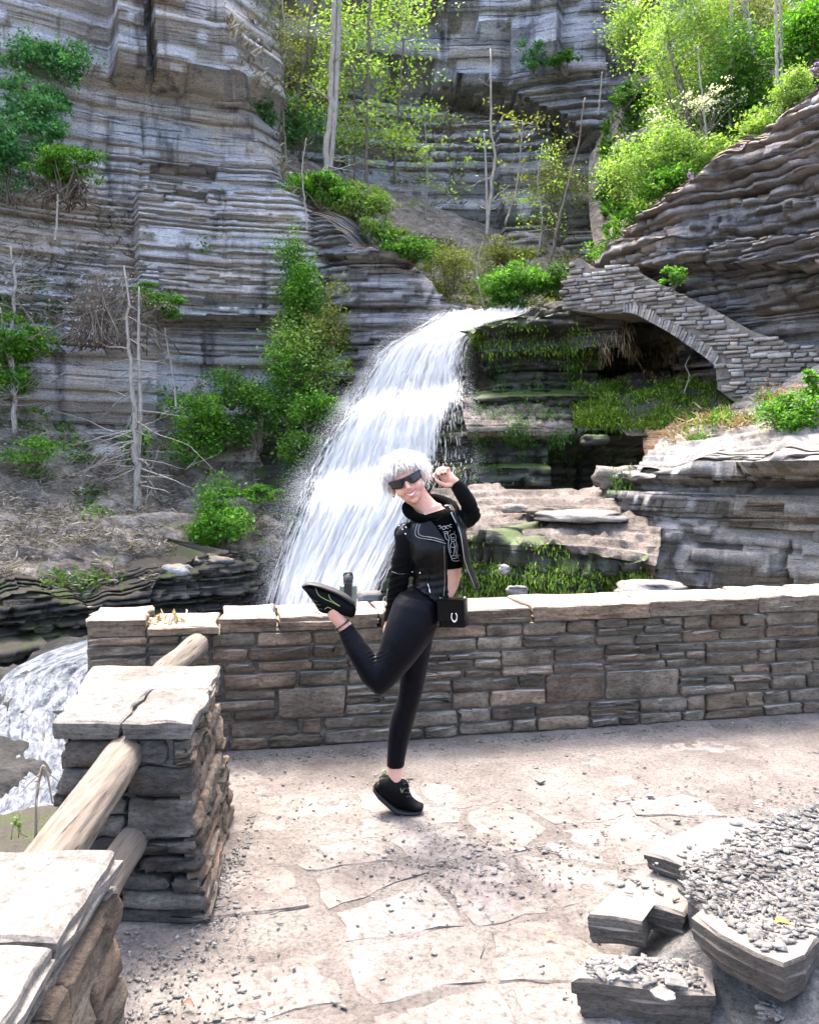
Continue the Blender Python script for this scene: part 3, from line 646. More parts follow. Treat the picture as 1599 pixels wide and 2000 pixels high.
# flagstones: cells of a loose pattern, each a slab of its own
seeds = []
rr = np.random.default_rng(77)
for a in range(400):
    p = np.array([rr.uniform(-.62, 2.6), rr.uniform(1.0, 4.7)])
    if all(np.hypot(*((p-q)*(1, 1.15))) > .16+.22*rr.random() for q in seeds): seeds.append(p)
for i, s in enumerate(seeds):
    poly = [np.array(q) for q in ((s[0]-.5, s[1]-.5), (s[0]+.5, s[1]-.5), (s[0]+.5, s[1]+.5), (s[0]-.5, s[1]+.5))]
    for j, o in enumerate(seeds):
        d = o-s
        if i == j or np.hypot(*d) > 1.4: continue
        n = d/np.hypot(*d); c = (s+o)/2-n*rr.uniform(.004, .03); new = []
        for k in range(len(poly)):
            a, b = poly[k], poly[(k+1) % len(poly)]; da, db = (a-c)@n, (b-c)@n
            if da <= 0: new.append(a)
            if da*db < 0: new.append(a+(b-a)*da/(da-db))
        poly = new
        if len(poly) < 3: break
    if len(poly) < 3: continue
    dst = np.clip((s[1]-2.9)/1.6, 0, 1); zt = rr.uniform(.002, .006)-dst*rr.uniform(0, .008)-(.012 if s[0] < -.45 and s[1] < 2.8 else 0)
    if s[1] > 4.35+.2*s[0]: continue
    slab('flagstone', poly, zt-.035, zt, M['flag'], terrace, rr, .009, .07, .004, rr.uniform(-.01, .01))
# ---------------------------------------------------------------- loose chips of slate
def chips(name, pts, sz, rng, parent=None, m=None, tilt=.07, th=(.001, .0025)):
    mb = MB()
    for p in pts:
        n = rng.integers(3, 6); s = sz[0]+(sz[1]-sz[0])*rng.random()**2.4
        an = np.sort((np.arange(n)+rng.uniform(-.35, .35, n))/n*2*math.pi); rad = s*rng.uniform(.5, 1.1, n); asp = rng.uniform(.3, .75)
        x, y = np.cos(an)*rad, np.sin(an)*rad*asp; ro = rng.uniform(0, 6.3); x, y = x*math.cos(ro)-y*math.sin(ro), x*math.sin(ro)+y*math.cos(ro)
        tx, ty = rng.normal(0, tilt, 2); h = rng.uniform(*th); z = x*tx+y*ty; z -= z.min()
        top = np.c_[p[0]+x, p[1]+y, p[2]+z+h]; bot = np.c_[p[0]+x*.96, p[1]+y*.96, p[2]+z-.002]
        f = [(0, i, i+1) for i in range(1, n-1)]
        for i in range(n): j = (i+1) % n; f += [(i, n+i, n+j), (i, n+j, j)]
        mb.add(np.vstack([top, bot]), np.array(f))
    o = mb.build(name, m or M['chip'], parent)
    o['kind'] = 'stuff'; return o
pts = []
for q in range(900):                                     # along the foot of the wall
    X = rng.uniform(-1.0, 3.4); pts.append((X, 4.66+.2*(X+.3)-abs(rng.normal(0, .07))-.09, .006))
for q in range(1100):                                    # round the pillar and in front of it
    p = G(rng.uniform(230, 560), rng.uniform(1640, 2050)); 
    if rng.random() < np.clip((620-(p[0]*F/p[1]+CX))/330, 0, 1): pts.append((p[0], p[1], .006))
for q in range(420): t_ = rng.random(); pts.append((-.68-.12*t_+abs(rng.normal(0, .05)), 2.75+.95*t_, .007))
for q in range(1300): pts.append((rng.uniform(-1., 2.6), rng.uniform(1.3, 4.5), .008))
for q in range(500): p = G(rng.normal(930, 130), rng.normal(1690, 45)); pts.append((p[0], p[1], .008))
for q in range(700): p = G(rng.normal(1560, 120), rng.normal(1610, 45)); pts.append((p[0], p[1], .01))
o = chips('slate_chips', [p for p in pts if not (p[0] < -.72 and 2.75 < p[1] < 3.75)], (.003, .02), rng)
tag(o, 'small dark slate chips strewn over the pale terrace', 'gravel', None, 'stuff')

# ---------------------------------------------------------------- parapet wall
A, B = np.array([-1.72, 4.368, 0]), np.array([3.9, 5.496, 0]); wd = (B-A)/np.linalg.norm(B-A); wn_ = np.array([wd[1], -wd[0], 0])
wall = thing('parapet_wall', (A+B)/2, 'long low wall of mortared brown stone running behind the posing woman', 'stone wall')
Hb = .655
Wl = np.linalg.norm(B-A)
wrng = np.random.default_rng(8)
face_stones((A, B, A+(0, 0, Hb), B+(0, 0, Hb)), wrng, wall, M['masonry'], strip=(.14, .2), depth=.06, ln=(.16, .44))
i0 = .03; back = .40
hexa('mortar_core', [A-wn_*i0+(0, 0, -.3), B-wn_*i0+(0, 0, -.3), B-wn_*back+(0, 0, -.3), A-wn_*back+(0, 0, -.3)],
     [A-wn_*i0+(0, 0, Hb), B-wn_*i0+(0, 0, Hb), B-wn_*back+(0, 0, Hb), A-wn_*back+(0, 0, Hb)], M['mortar'], wall)
hexa('wall_footing', [A-wn_*.1+(0, 0, -3), B-wn_*.1+(0, 0, -3), B-wn_*.5+(0, 0, -3), A-wn_*.5+(0, 0, -3)],
     [A-wn_*.03+(0, 0, -.3), B-wn_*.03+(0, 0, -.3), B-wn_*.42+(0, 0, -.3), A-wn_*.42+(0, 0, -.3)], M['masonry'], wall)
u = 0; cuts = [(0, .30, .755), (.315, .68, .705), (.695, 1.0, .742), (1.01, 1.58, .738)]
u = 1.59
while u < Wl: w = wrng.uniform(.35, .95); cuts.append((u, min(u+w, Wl), .735+.006*u+wrng.normal(0, .006))); u += w+.012
for (a, b, zt) in cuts:
    p = [A+wd*a+wn_*wrng.uniform(.005, .03), A+wd*b+wn_*wrng.uniform(.005, .03), A+wd*b-wn_*(back+wrng.uniform(0, .03)), A+wd*a-wn_*(back+wrng.uniform(0, .03))]
    slab('cap_stone', p, Hb+.004, zt, M['masonry'], wall, wrng, .007, .08, .004)
# a few dry leaves in the notch
chips('dry_leaves', [A+wd*wrng.uniform(.3, .5)-wn_*wrng.uniform(.02, .3)+(0, 0, .706) for q in range(90)], (.012, .03), wrng, wall, M['dry'], .8, (.001, .002))

# ---------------------------------------------------------------- pillars
def pillar(loc_b, loc_t, zt, caps, label, seed, faces, strip=(.11, .17)):
    pr = np.random.default_rng(seed); b = [np.array([*q, 0.]) for q in loc_b]; t = [np.array([*q, zt]) for q in loc_t]   # FL, FR, BR, BL
    th = thing('stone_pillar', sum(b)/4, label, 'stone pillar')
    for (i, j) in faces:
        face_stones((b[i], b[j], t[i], t[j]), pr, th, M['bounce_tan'] if (i, j) == (1, 2) else M['pillar'], strip=strip, seg=(.22, .5), ln=(.12, .34), depth=.05, rough=.013, proud=.014, gap=.009)
    cb, ct = sum(b)/4, sum(t)/4; sh = lambda q, c: c+(q-c)*np.array([.93, .93, 1])
    hexa('mortar_core', [sh(q, cb)-(0, 0, .6) for q in b], [sh(q, ct) for q in t], M['mortar'], th)
    for (poly, z0, z1) in caps: slab('cap_stone', poly, z0, z1, M['capstone'], th, pr, .0035, .07, .012, 0.)
    return th
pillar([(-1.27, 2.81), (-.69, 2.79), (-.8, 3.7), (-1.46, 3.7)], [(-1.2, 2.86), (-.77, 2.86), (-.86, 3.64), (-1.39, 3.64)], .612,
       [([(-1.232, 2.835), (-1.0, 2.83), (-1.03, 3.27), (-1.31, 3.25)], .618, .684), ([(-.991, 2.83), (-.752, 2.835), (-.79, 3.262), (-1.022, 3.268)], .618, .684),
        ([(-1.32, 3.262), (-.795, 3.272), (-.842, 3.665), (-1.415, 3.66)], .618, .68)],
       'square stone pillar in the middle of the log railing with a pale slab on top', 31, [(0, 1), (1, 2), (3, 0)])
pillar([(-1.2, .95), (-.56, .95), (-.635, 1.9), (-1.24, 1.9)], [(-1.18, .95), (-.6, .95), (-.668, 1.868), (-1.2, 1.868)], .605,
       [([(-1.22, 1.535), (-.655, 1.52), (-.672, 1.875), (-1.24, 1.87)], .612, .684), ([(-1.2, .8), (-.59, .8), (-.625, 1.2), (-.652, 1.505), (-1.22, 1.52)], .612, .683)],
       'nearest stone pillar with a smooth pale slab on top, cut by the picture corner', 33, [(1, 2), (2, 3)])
# ---------------------------------------------------------------- log rails
def rail(name, a, b, r0, r1, label, seed):
    a, b = np.array(a), np.array(b); n = 40; rg = np.random.default_rng(seed); t_ = np.linspace(0, 1, n)[:, None]
    c = a+(b-a)*t_; c[:, 2] += .012*np.sin(t_[:, 0]*3.1); c[:, 0] += .01*noise(t_[:, 0]*3, seed)
    m_ = 44; th = np.arange(m_)/m_*2*math.pi; d = (b-a)/np.linalg.norm(b-a); s_ = np.cross(d, (0, 0, 1)); s_ /= np.linalg.norm(s_); w_ = np.cross(s_, d)
    rad = (r0+(r1-r0)*t_)*(1+.05*noise(np.cos(th)[None]*1.2, np.sin(th)[None]*1.2, t_*2.5, seed+4)+.035*noise(np.cos(th)[None]*2+5, np.sin(th)[None]*2, t_*5, seed))
    for q in range(22):                                       # drying cracks
        a0 = rg.integers(0, m_); x0 = rg.uniform(0, .8); x1 = x0+rg.uniform(.15, .4)
        k = (t_[:, 0] > x0) & (t_[:, 0] < x1); rad[k, a0] -= rg.uniform(.003, .009)
    v = c[:, None]+rad[..., None]*(np.cos(th)[None, :, None]*s_+np.sin(th)[None, :, None]*w_)
    v = np.concatenate([np.repeat(c[:1, None], m_, 1)+(v[:1]-c[:1, None])*.05-d*.002, v, np.repeat(c[-1:, None], m_, 1)+(v[-1:]-c[-1:, None])*.05+d*.002])
    o = obj(name, v.reshape(-1, 3), grid_faces(m_, n+2, True), M['log'], None, True, base=a); tag(o, label, 'log rail', 'log rails'); return o
rail('log_rail', (-.995, 2.92, .562), (-.92, 1.8, .505), .063, .071, 'thick upper log rail between the two nearer stone pillars', 1)
rail('log_rail', (-.975, 2.92, .27), (-.86, 1.8, .22), .054, .058, 'lower log rail coming out of the middle pillar near the ground', 2)
rail('log_rail', (-1.155, 4.45, .60), (-1.15, 3.6, .57), .066, .066, 'far upper log rail between the middle pillar and the parapet wall', 3)
rail('log_rail', (-1.14, 4.45, .30), (-1.1, 3.6, .27), .062, .062, 'far lower log rail mostly hidden behind the middle pillar', 4)

# ---------------------------------------------------------------- broken masonry in the right foreground
sr = np.random.default_rng(55)
bw = thing('broken_wall', G(1300, 1960), 'broken stub of wall with dark slabs and slate rubble, bottom right', 'stone ruin')
poly = np.array([G(x, y, .08)[:2] for x, y in ((1150, 1925), (1185, 1850), (1290, 1705), (1400, 1600), (1700, 1540), (2000, 1650), (2100, 2100), (1470, 2150), (1395, 1980))])
nx_, ny_ = 110, 120; XX, YY = np.meshgrid(np.linspace(.4, 2.3, nx_), np.linspace(1.55, 3.75, ny_))
dd = np.full(XX.shape, 9.)
for i in range(len(poly)):
    a, b = poly[i], poly[(i+1) % len(poly)]; q = np.clip(((XX-a[0])*(b-a)[0]+(YY-a[1])*(b-a)[1])/((b-a)@(b-a)), 0, 1)
    dd = np.minimum(dd, np.hypot(XX-a[0]-q*(b-a)[0], YY-a[1]-q*(b-a)[1]))
dd = np.where(inpoly(XX, YY, poly), dd, -dd); s_ = np.clip(dd/.3, 0, 1); hz = .185*s_*s_*(3-2*s_)
hz += np.where(dd > 0, .03*fbm(XX*7, YY*7, 0, 61, 4), 0)
hz -= .12*np.clip((XX-1.05)/.12, 0, 1)*np.clip((2.12-YY)/.12, 0, 1)
hz = np.where(dd > -.02, np.maximum(hz, .0), -.05)
keep = np.stack([XX, YY, hz], -1)
obj('rubble_core', keep.reshape(-1, 3), grid_faces(nx_, ny_), M['slab_dark'], bw)
g2 = lambda l, z: [G(x, y, z) for x, y in l]
slab('slab', g2([(1120, 1914), (1135, 1888), (1165, 1862), (1290, 1868), (1375, 1890), (1392, 1935), (1330, 1936), (1250, 1922)], .115), .004, .115, M['slab'], bw, sr, .008, .07, .012)
slab('slab', g2([(1142, 1788), (1175, 1752), (1252, 1694), (1350, 1686), (1440, 1720), (1350, 1765), (1338, 1786), (1300, 1776), (1262, 1770), (1252, 1806), (1200, 1798)], .19), .1, .19, M['slab'], bw, sr, .006, .07, .03)
slab('slab', g2([(1262, 1664), (1298, 1636), (1385, 1598), (1450, 1596), (1530, 1625), (1480, 1668), (1370, 1690), (1330, 1686), (1296, 1676)], .26), .196, .26, M['slab'], bw, sr, .006, .07, .02)
slab('slab', g2([(1350, 1786), (1420, 1730), (1600, 1690), (1720, 1760), (1625, 1818), (1532, 1886), (1470, 1862), (1400, 1826)], .262), .15, .262, M['slab'], bw, sr, .008, .07, .03)
slab('slab', g2([(1540, 1985), (1600, 1890), (1750, 1850), (1900, 1950), (1700, 2080), (1580, 2060)], .1), .03, .1, M['slab'], bw, sr, .012, .07, .02)
gp = []
bvh = BVHTree.FromPolygons([tuple(q) for q in keep.reshape(-1, 3)], grid_faces(nx_, ny_).tolist())
for q in range(6500):
    x, y = sr.uniform(1130, 1640), sr.uniform(1570, 1990); z = None
    if inpoly(np.array(x), np.array(y), [(1330, 1700), (1400, 1650), (1480, 1600), (1640, 1560), (1640, 1800), (1500, 1860), (1400, 1790), (1340, 1750)]):
        w = G(x, y, .265); z = .266
        if y < 1690 and x > 1300: z = .262
        w = G(x, y, z)
    elif inpoly(np.array(x), np.array(y), [(1150, 1870), (1350, 1875), (1375, 1930), (1140, 1908)]): z = .118; w = G(x, y, z)
    elif inpoly(np.array(x), np.array(y), [(1540, 1850), (1640, 1800), (1640, 1990), (1480, 1990)]): z = .1; w = G(x, y, z)
    elif sr.random() < .1 and inpoly(np.array(x), np.array(y), [(1180, 1750), (1260, 1690), (1450, 1600), (1500, 1640), (1330, 1760)]): z = .196 if y > 1690 else .264; w = G(x, y, z)
    if z is not None: gp.append((w[0], w[1], z))
chips('slate_rubble', gp, (.005, .034), sr, bw, None, .09, (.001, .003))
# gravel bed between the slabs, so that no chip hangs in the air
slab('gravel_bed', g2([(1330, 1702), (1400, 1650), (1480, 1600), (1640, 1556), (1900, 1600), (1900, 1760), (1500, 1840), (1345, 1755)], .255), .12, .255, M['slab_dark'], bw, sr, .02, .07, .02)
for (x, y, z, s, lb) in ((1318, 1922, .13, .05, 'largest pale flake of slate lying on the lowest broken slab'), (1296, 1948, .12, .034, 'narrow grey flake of slate hanging over the lowest slab edge'),
                      (1225, 1888, .125, .036, 'long flat flake of slate at the back of the lowest slab'), (1575, 1612, .012, .05, 'dark flat stone lying on gravel at the right picture edge'),
                      (1054, 1528, .012, .022, 'single flat grey stone on the terrace right of the woman'), (1270, 1557, .012, .02, 'small light pebble on the terrace in front of the wall'),
                      (1321, 1605, .012, .018, 'small black pebble above the broken slabs')):
    w = G(x, y, z); an = np.sort(sr.uniform(0, 6.28, 7)); pl = [(w[0]+math.cos(a)*s*sr.uniform(.6, 1.1), w[1]+math.sin(a)*s*sr.uniform(.5, .9)) for a in np.arange(7)/7*6.28]
    o = slab('slate_fragment', pl, z, z+.012, M['chip'], None, sr, .002, .03, .002); tag(o, lb, 'stone', 'loose slate pieces')
def dead_leaf(x, y, z, col, lb, s=.02):
    w = G(x, y, z); n = 7; t_ = np.linspace(0, 1, n); wdt = s*.5*np.sin(t_*3.0+.1)
    c = np.c_[w[0]+(t_-.5)*s*2, w[1]+.01*np.sin(t_*4), z+.004+.005*np.sin(t_*3)]
    l, r_ = c.copy(), c.copy(); l[:, 1] -= wdt; r_[:, 1] += wdt; l[:, 2] += .003; r_[:, 2] += .006
    v = np.concatenate([np.stack([l, c, r_], 1).reshape(-1, 3)]); o = obj('dead_leaf', v, grid_faces(3, n), simple('dead_leaf', col, .8), None, True)
    tag(o, lb, 'leaf')
dead_leaf(1527, 1808, .275, (.55, .33, .03), 'curled yellow leaf on the gravelly slab, bottom right', .022)
dead_leaf(1075, 1834, .014, (.5, .27, .08), 'small orange leaf on the flagstones left of the broken slabs', .018)
dead_leaf(368, 1968, .014, (.12, .06, .04), 'dark brown curled leaf on the ground near the nearest pillar', .02)
# ================================================================ stone stair bridge
BA, BB = np.array([(1118-CX)/F*22.3, 22.3]), np.array([(1700-CX)/F*18.6, 18.6])
bdir = (BB-BA)/np.linalg.norm(BB-BA); bn = np.array([bdir[1], -bdir[0], 0])
def bhit(x, y):
    k = (x-CX)/F; # X = k*Y ; on the line BA + t*bdir
    t_ = (BA[0]-k*BA[1])/(k*bdir[1]-bdir[0]); Y = BA[1]+t_*bdir[1]; return t_, CH-(y-HZ)/F*Y
def bpt(u, z, off=0.): return np.array([BA[0]+bdir[0]*u, BA[1]+bdir[1]*u, z])+bn*off
top_l = np.array([bhit(*q) for q in ((1112, 512), (1128, 500), (1146, 512), (1150, 522), (1235, 520), (1262, 538), (1330, 572), (1400, 606), (1470, 645), (1540, 668), (1700, 690))])
bot_l = np.array([bhit(*q) for q in ((1112, 605), (1160, 612), (1212, 612), (1216, 610))])
arch = np.array([bhit(*q) for q in ((1216, 610), (1240, 614), (1275, 632), (1310, 652), (1345, 676), (1375, 697), (1396, 714))])
bot_r = np.array([bhit(*q) for q in ((1396, 714), (1400, 760), (1440, 790), (1500, 790), (1700, 740))])
low = np.vstack([bot_l, arch[1:], bot_r[1:]])
low_u = np.maximum.accumulate(low[:, 0]+np.arange(len(low))*1e-4)
f_top = lambda u: np.interp(u, top_l[:, 0], top_l[:, 1]); f_low = lambda u: np.interp(u, low_u, low[:, 1])
br = thing('stone_bridge', bpt(top_l[5][0], f_low(top_l[5][0])), 'arched stone stair bridge climbing beside the top of the waterfall', 'stone bridge')
rb = np.random.default_rng(14)
us = np.unique(np.r_[np.linspace(top_l[0, 0], top_l[-1, 0], 90), low_u[(low_u > top_l[0, 0]) & (low_u < top_l[-1, 0])]])
def strip(off): return np.concatenate([[bpt(u, f_low(u), off) for u in us], [bpt(u, f_top(u)-.03, off) for u in us]])
fr, bk = strip(-.03), strip(-1.6); n = len(us); v = np.vstack([fr, bk]); f = []
for i in range(n-1):
    f += [(i, i+1, n+i+1, n+i), (2*n+i+1, 2*n+i, 3*n+i, 3*n+i+1), (i, 2*n+i, 2*n+i+1, i+1), (n+i, n+i+1, 3*n+i+1, 3*n+i)]
f += [(0, n, 3*n, 2*n), (n-1, 3*n-1, 4*n-1, 2*n-1)]
obj('mortar_core', v, f, M['mortar'], br)
z = min(low[:, 1]); cand = []
zt_all = max(top_l[:, 1])
while z < zt_all:
    h = rb.uniform(.075, .135); u = us[0]-rb.random()*.3
    while u < us[-1]:
        w = rb.uniform(.18, .62); um = u+w/2; sag = -.06*(um-top_l[4, 0]) if um > top_l[4, 0] else 0
        zc = z+h/2+sag
        lo, hi = max(f_low(u+.02), f_low(u+w-.02)), min(f_top(u+.02), f_top(u+w-.02))
        a_in = arch[0, 0]-.1 < um < arch[-1, 0]+.1
        if a_in: lo += .24
        z0, z1 = max(z+sag, lo), min(z+h+sag, hi+rb.uniform(-.06, .08))
        if z1-z0 > .05: cand.append((u, u+w, z0, z1))
        u += w
    z += h
def small_stone(bm_, name, u0, u1, z0, z1, parent, mb=None):
    gp = .012; p = [(u0+gp, z0+gp), (u1-gp, z0+gp), (u1-gp, z1-gp*.6), (u0+gp, z1-gp*.6)]; o_ = rb.uniform(-.02, .09)
    p = [(a+rb.normal(0, .018), b+rb.normal(0, .012)) for a, b in p]; c = np.mean(p, 0)
    inn = [bpt(*(c+(np.array(q)-c)*(.9, .8)), o_+.02+rb.normal(0, .008)) for q in p]; out = [bpt(*q, o_) for q in p]; bkv = [bpt(*q, -.08) for q in p]
    v = np.array(inn+out+bkv); f = [(0, 1, 2, 3)]+[(4+i, 4+(i+1) % 4, (i+1) % 4, i) for i in range(4)]+[(8+i, 8+(i+1) % 4, 4+(i+1) % 4, 4+i) for i in range(4)]
    if mb is not None: mb.add(v, np.array(f))
    else: obj(name, v, np.array(f), M['bridge'], parent)
rest = MB()
vis = [c for c in cand if (lambda q: -20 < q[0] < 1660)(proj(bpt(c[0], c[2])))]
vis.sort(key=lambda c: -(c[1]-c[0])*(c[3]-c[2]))
for i, c in enumerate(vis[:290]): small_stone(None, 'stone', *c, br)
for c in vis[290:]: small_stone(None, '', *c, br, rest)
if rest.v: rest.build('small_stones', M['bridge'], br)['kind'] = 'stuff'
# voussoirs: thin slabs set on edge round the arch
al = smoothline(arch, 200); sl = np.r_[0, np.cumsum(np.linalg.norm(np.diff(al, axis=0), axis=1))]; nvs = 34
for i in range(nvs):
    a = np.array([np.interp(sl[-1]*(i+.06)/nvs, sl, al[:, k]) for k in (0, 1)]); b = np.array([np.interp(sl[-1]*(i+.94)/nvs, sl, al[:, k]) for k in (0, 1)])
    d = (b-a)/np.linalg.norm(b-a); nn = np.array([-d[1], d[0]])+d*-.25; h = rb.uniform(.22, .3); o_ = rb.uniform(.03, .09)
    q = [a, b, b+nn*h+rb.normal(0, .01, 2), a+nn*h+rb.normal(0, .01, 2)]
    v = [bpt(*p, o_+rb.normal(0, .006)) for p in q]+[bpt(*p, -.3) for p in q]
    obj('arch_stone', v, [(0, 1, 2, 3), (4, 5, 1, 0), (5, 6, 2, 1), (6, 7, 3, 2), (7, 4, 0, 3)], M['bridge'], br)
# the end face of the left pier and its steps behind
pe = np.random.default_rng(4)
q0, q1 = bpt(top_l[0, 0], 0, -.0)[:2], bpt(top_l[0, 0], 0, -1.6)[:2]
zb, zt_ = f_low(top_l[0, 0]), f_top(top_l[1, 0])
face_stones((np.array([*q1, zb]), np.array([*q0, zb]), np.array([*q1, zt_-.1]), np.array([*q0, zt_-.1])), pe, br, M['bridge'], strip=(.22, .34), seg=(.5, 1.2), ln=(.25, .6), gap=.02, depth=.05, rough=.03, proud=.04)
# ================================================================ trees, bushes, ground cover
def leaves(rng, c, rad, n, ls, flat=.5, clump=55, hollow=.5, spread=.16, droop=0.):
    """leaf-sized faces gathered in clumps through an uneven crown"""
    nc = max(6, n//clump); d = rng.normal(size=(nc, 3)); d /= np.linalg.norm(d, axis=1)[:, None]
    lob = 1+.28*noise(d[:, 0]*2.2+c[0], d[:, 1]*2.2, d[:, 2]*2.2+c[2], int(rng.integers(99)))
    cc = d*(rng.uniform(hollow**3, 1, nc)**(1/3)*lob)[:, None]
    if nc > 14:                                          # uneven boughs instead of one round mass
        nb = int(rng.integers(7, 12)); bc = rng.normal(size=(nb, 3)); bc /= np.linalg.norm(bc, axis=1)[:, None]; bc *= rng.uniform(.35, .85, nb)[:, None]
        br_ = rng.uniform(.34, .62, nb); kb = rng.integers(0, nb, nc); cc = bc[kb]+cc*br_[kb][:, None]*np.array([1, 1, .8]); st_ = rng.random(nc) < .12; cc[st_] *= 1.25
    k = rng.integers(0, nc, n); wgt = rng.uniform(.5, 1.4, nc)[k][:, None]
    p = cc[k]+rng.normal(size=(n, 3))*spread*wgt*np.array([1, 1, flat]); p[:, 2] -= droop*np.hypot(p[:, 0]-cc[k][:, 0], p[:, 1]-cc[k][:, 1])
    p = p*np.asarray(rad)+c
    nr = rng.normal(size=(n, 3)); nr[:, 2] = abs(nr[:, 2])+.35; nr /= np.linalg.norm(nr, axis=1)[:, None]
    a = np.cross(nr, rng.normal(size=(n, 3))); a /= np.linalg.norm(a, axis=1)[:, None]; b = np.cross(nr, a)
    s = ls*rng.uniform(.4, 1.45, n)[:, None]; w = s*rng.uniform(.4, .62, n)[:, None]
    v = np.stack([p-a*s, p+b*w-a*s*.1, p+a*s, p-b*w-a*s*.1], 1).reshape(-1, 3)
    return v, np.arange(n*4).reshape(n, 4), cc*np.asarray(rad)+c
def limb(mb, a, b, r0, r1, rng, wob=.08, n=6, sides=5):
    a, b = np.asarray(a, float), np.asarray(b, float); t_ = np.linspace(0, 1, n)[:, None]; L = np.linalg.norm(b-a)
    p = a+(b-a)*t_+wob*L*np.c_[fbm(t_[:, 0]*2.2, rng.uniform(0, 99)), fbm(t_[:, 0]*2.2, rng.uniform(0, 99)), .6*fbm(t_[:, 0]*2.2, rng.uniform(0, 99))]*np.sin(t_*math.pi*.9)
    mb.add(*tube(p, r0+(r1-r0)*t_[:, 0], sides)); return p
def bush(x, y, rx, ry, Y, mt, n, ls, label, name='bush', cat='bush', group=None, stems=7, flat=.55, hollow=.45, spread=.16, clump=55, bark='bark_dark', foot=None, seed=None, depth=1., droop=0., trunk_r=.03, feet=.04):
    rng = np.random.default_rng(seed if seed is not None else int(x*7+y*13))
    n = int(n*1.7); ls *= .72
    c = P(x, y, Y); rad = np.array([rx/F*Y, rx/F*Y*depth, ry/F*Y])
    base = P(*(foot or (x, y+ry*1.02)), Y); th = thing(name, base, label, cat, group)
    v, f, cc = leaves(rng, c, rad, n, ls, flat, clump, hollow, spread, droop); obj('crown', v, f, M[mt], th)
    mb = MB()
    for q in range(stems):
        e = cc[rng.integers(len(cc))]; p = limb(mb, base+rng.normal(0, feet, 3)*(1, 1, 0), e, trunk_r, trunk_r*.25, rng, .1)
        for k in range(3):
            e2 = cc[rng.integers(len(cc))]; s_ = p[rng.integers(2, 5)]
            if np.linalg.norm(e2-s_) < rad.max()*.9: limb(mb, s_, e2, trunk_r*.4, trunk_r*.12, rng, .1, 4, 4)
    mb.build('stems', M[bark], th)['kind'] = 'stuff'; return th
def trunk_tree(path, r0, r1, label, name='bare_tree', cat='tree', bark='bark', twigs=14, tl=(.5, 1.6), crown=None, seed=0, group=None, up=.3, forks=()):
    """a stem through photo points (x, y, distance) from foot to tip with side branches"""
    rng = np.random.default_rng(seed+int(path[0][0])); pts = smoothline([P(*q) for q in path], 26); th = thing(name, pts[0], label, cat, group)
    k = len(pts); t_ = np.linspace(0, 1, k); mb = MB(); mb.add(*tube(pts+.02*rng.normal(size=pts.shape)*(r0/.08), r0+(r1-r0)*t_**.8, 8))
    for fk in forks:
        q = smoothline([P(*w) for w in fk], 18); mb.add(*tube(q, np.linspace(r0*.7, r1, 18), 7))
    mb.build('trunk', M[bark], th, True)
    tips = []
    if twigs:
        mb = MB()
        for q in range(twigs):
            i = rng.integers(4, k-1); s_ = pts[i]; L = rng.uniform(*tl)*(1.1-.5*i/k); an = rng.uniform(0, 6.28)
            d = np.array([math.cos(an), math.sin(an)*.8, rng.normal(up, .35)]); e = s_+d*L; r_ = max(.006, (r0+(r1-r0)*t_[i])*.28)
            p = limb(mb, s_, e, r_, r_*.3, rng, .14, 7, 4); tips.append(e)
            for w in range(rng.integers(2, 5)):
                j = rng.integers(2, 7); e2 = p[j]+(d+rng.normal(0, .7, 3))*L*rng.uniform(.2, .5); limb(mb, p[j], e2, r_*.4, r_*.15, rng, .15, 4, 3); tips.append(e2)
        mb.build('branches', M[bark], th)['kind'] = 'stuff'
    if crown:
        mt, n, ls, sp = crown; tp = np.array(tips); kk = rng.integers(0, len(tp), n)
        c = tp[kk]+rng.normal(size=(n, 3))*sp*np.array([1, 1, .45]); v, f, _ = leaves(rng, np.zeros(3), (1e-6,)*3, n, ls)
        obj('crown', v+np.repeat(c, 4, 0), f, M[mt], th)
    return th
GL, GC, GR = 'bushes on the left cliff and slope', 'plants in the middle of the gorge', 'trees on the upper right slope'
# left
bush(132, 105, 52, 62, 25.6, 'leaf_teal', 2600, .085, 'blue-green bush high on the upper left cliff edge', group=GL)
bush(72, 205, 62, 55, 25, 'leaf_teal', 2600, .085, 'spreading blue-green bush on the left cliff under the highest one', group=GL)
bush(22, 310, 52, 90, 24.4, 'leaf_teal', 2600, .09, 'tall dense green bush at the left picture edge, upper third', group=GL)
bush(132, 318, 58, 46, 24.2, 'leaf_bright', 2600, .08, 'bright green bush with bare brown twigs below on the left cliff', group=GL, foot=(125, 395), stems=14)
bush(312, 588, 42, 34, 24.6, 'leaf_bright', 1500, .07, 'small bright green bush on the pale cliff face, centre left', group=GL)
bush(28, 690, 66, 72, 22.8, 'leaf_bright', 3400, .085, 'leafy green bush behind the thin trunk at the left edge', group=GL)
bush(385, 826, 78, 66, 24.2, 'leaf_bright', 5200, .075, 'wide green bush on the ledge below the pale cliff', group=GL, spread=.2)
bush(505, 812, 52, 62, 24.4, 'leaf_dark', 2600, .075, 'darker loose bush between the wide green bush and the waterfall', group=GL, spread=.22)
bush(606, 800, 46, 66, 24.2, 'leaf_bright', 1900, .07, 'thin green bush right beside the waterfall edge', group=GL, spread=.24)
bush(436, 1012, 66, 62, 21, 'leaf_bright', 5600, .07, 'round bright green bush standing alone on the lower talus', group=GL)
bush(508, 962, 34, 20, 22, 'leaf_bright', 900, .07, 'small low green bush up and right of the round bush', group=GL)
bush(262, 870, 24, 62, 22.6, 'leaf_bright', 1300, .07, 'narrow leafy shoot around the foot of the bare tree', group=GL, spread=.24)
bush(120, 355, 50, 40, 24.6, 'litter', 500, .05, 'leafless brown thicket on the ledge, upper left', name='thicket', group=GL, stems=40, feet=.4)
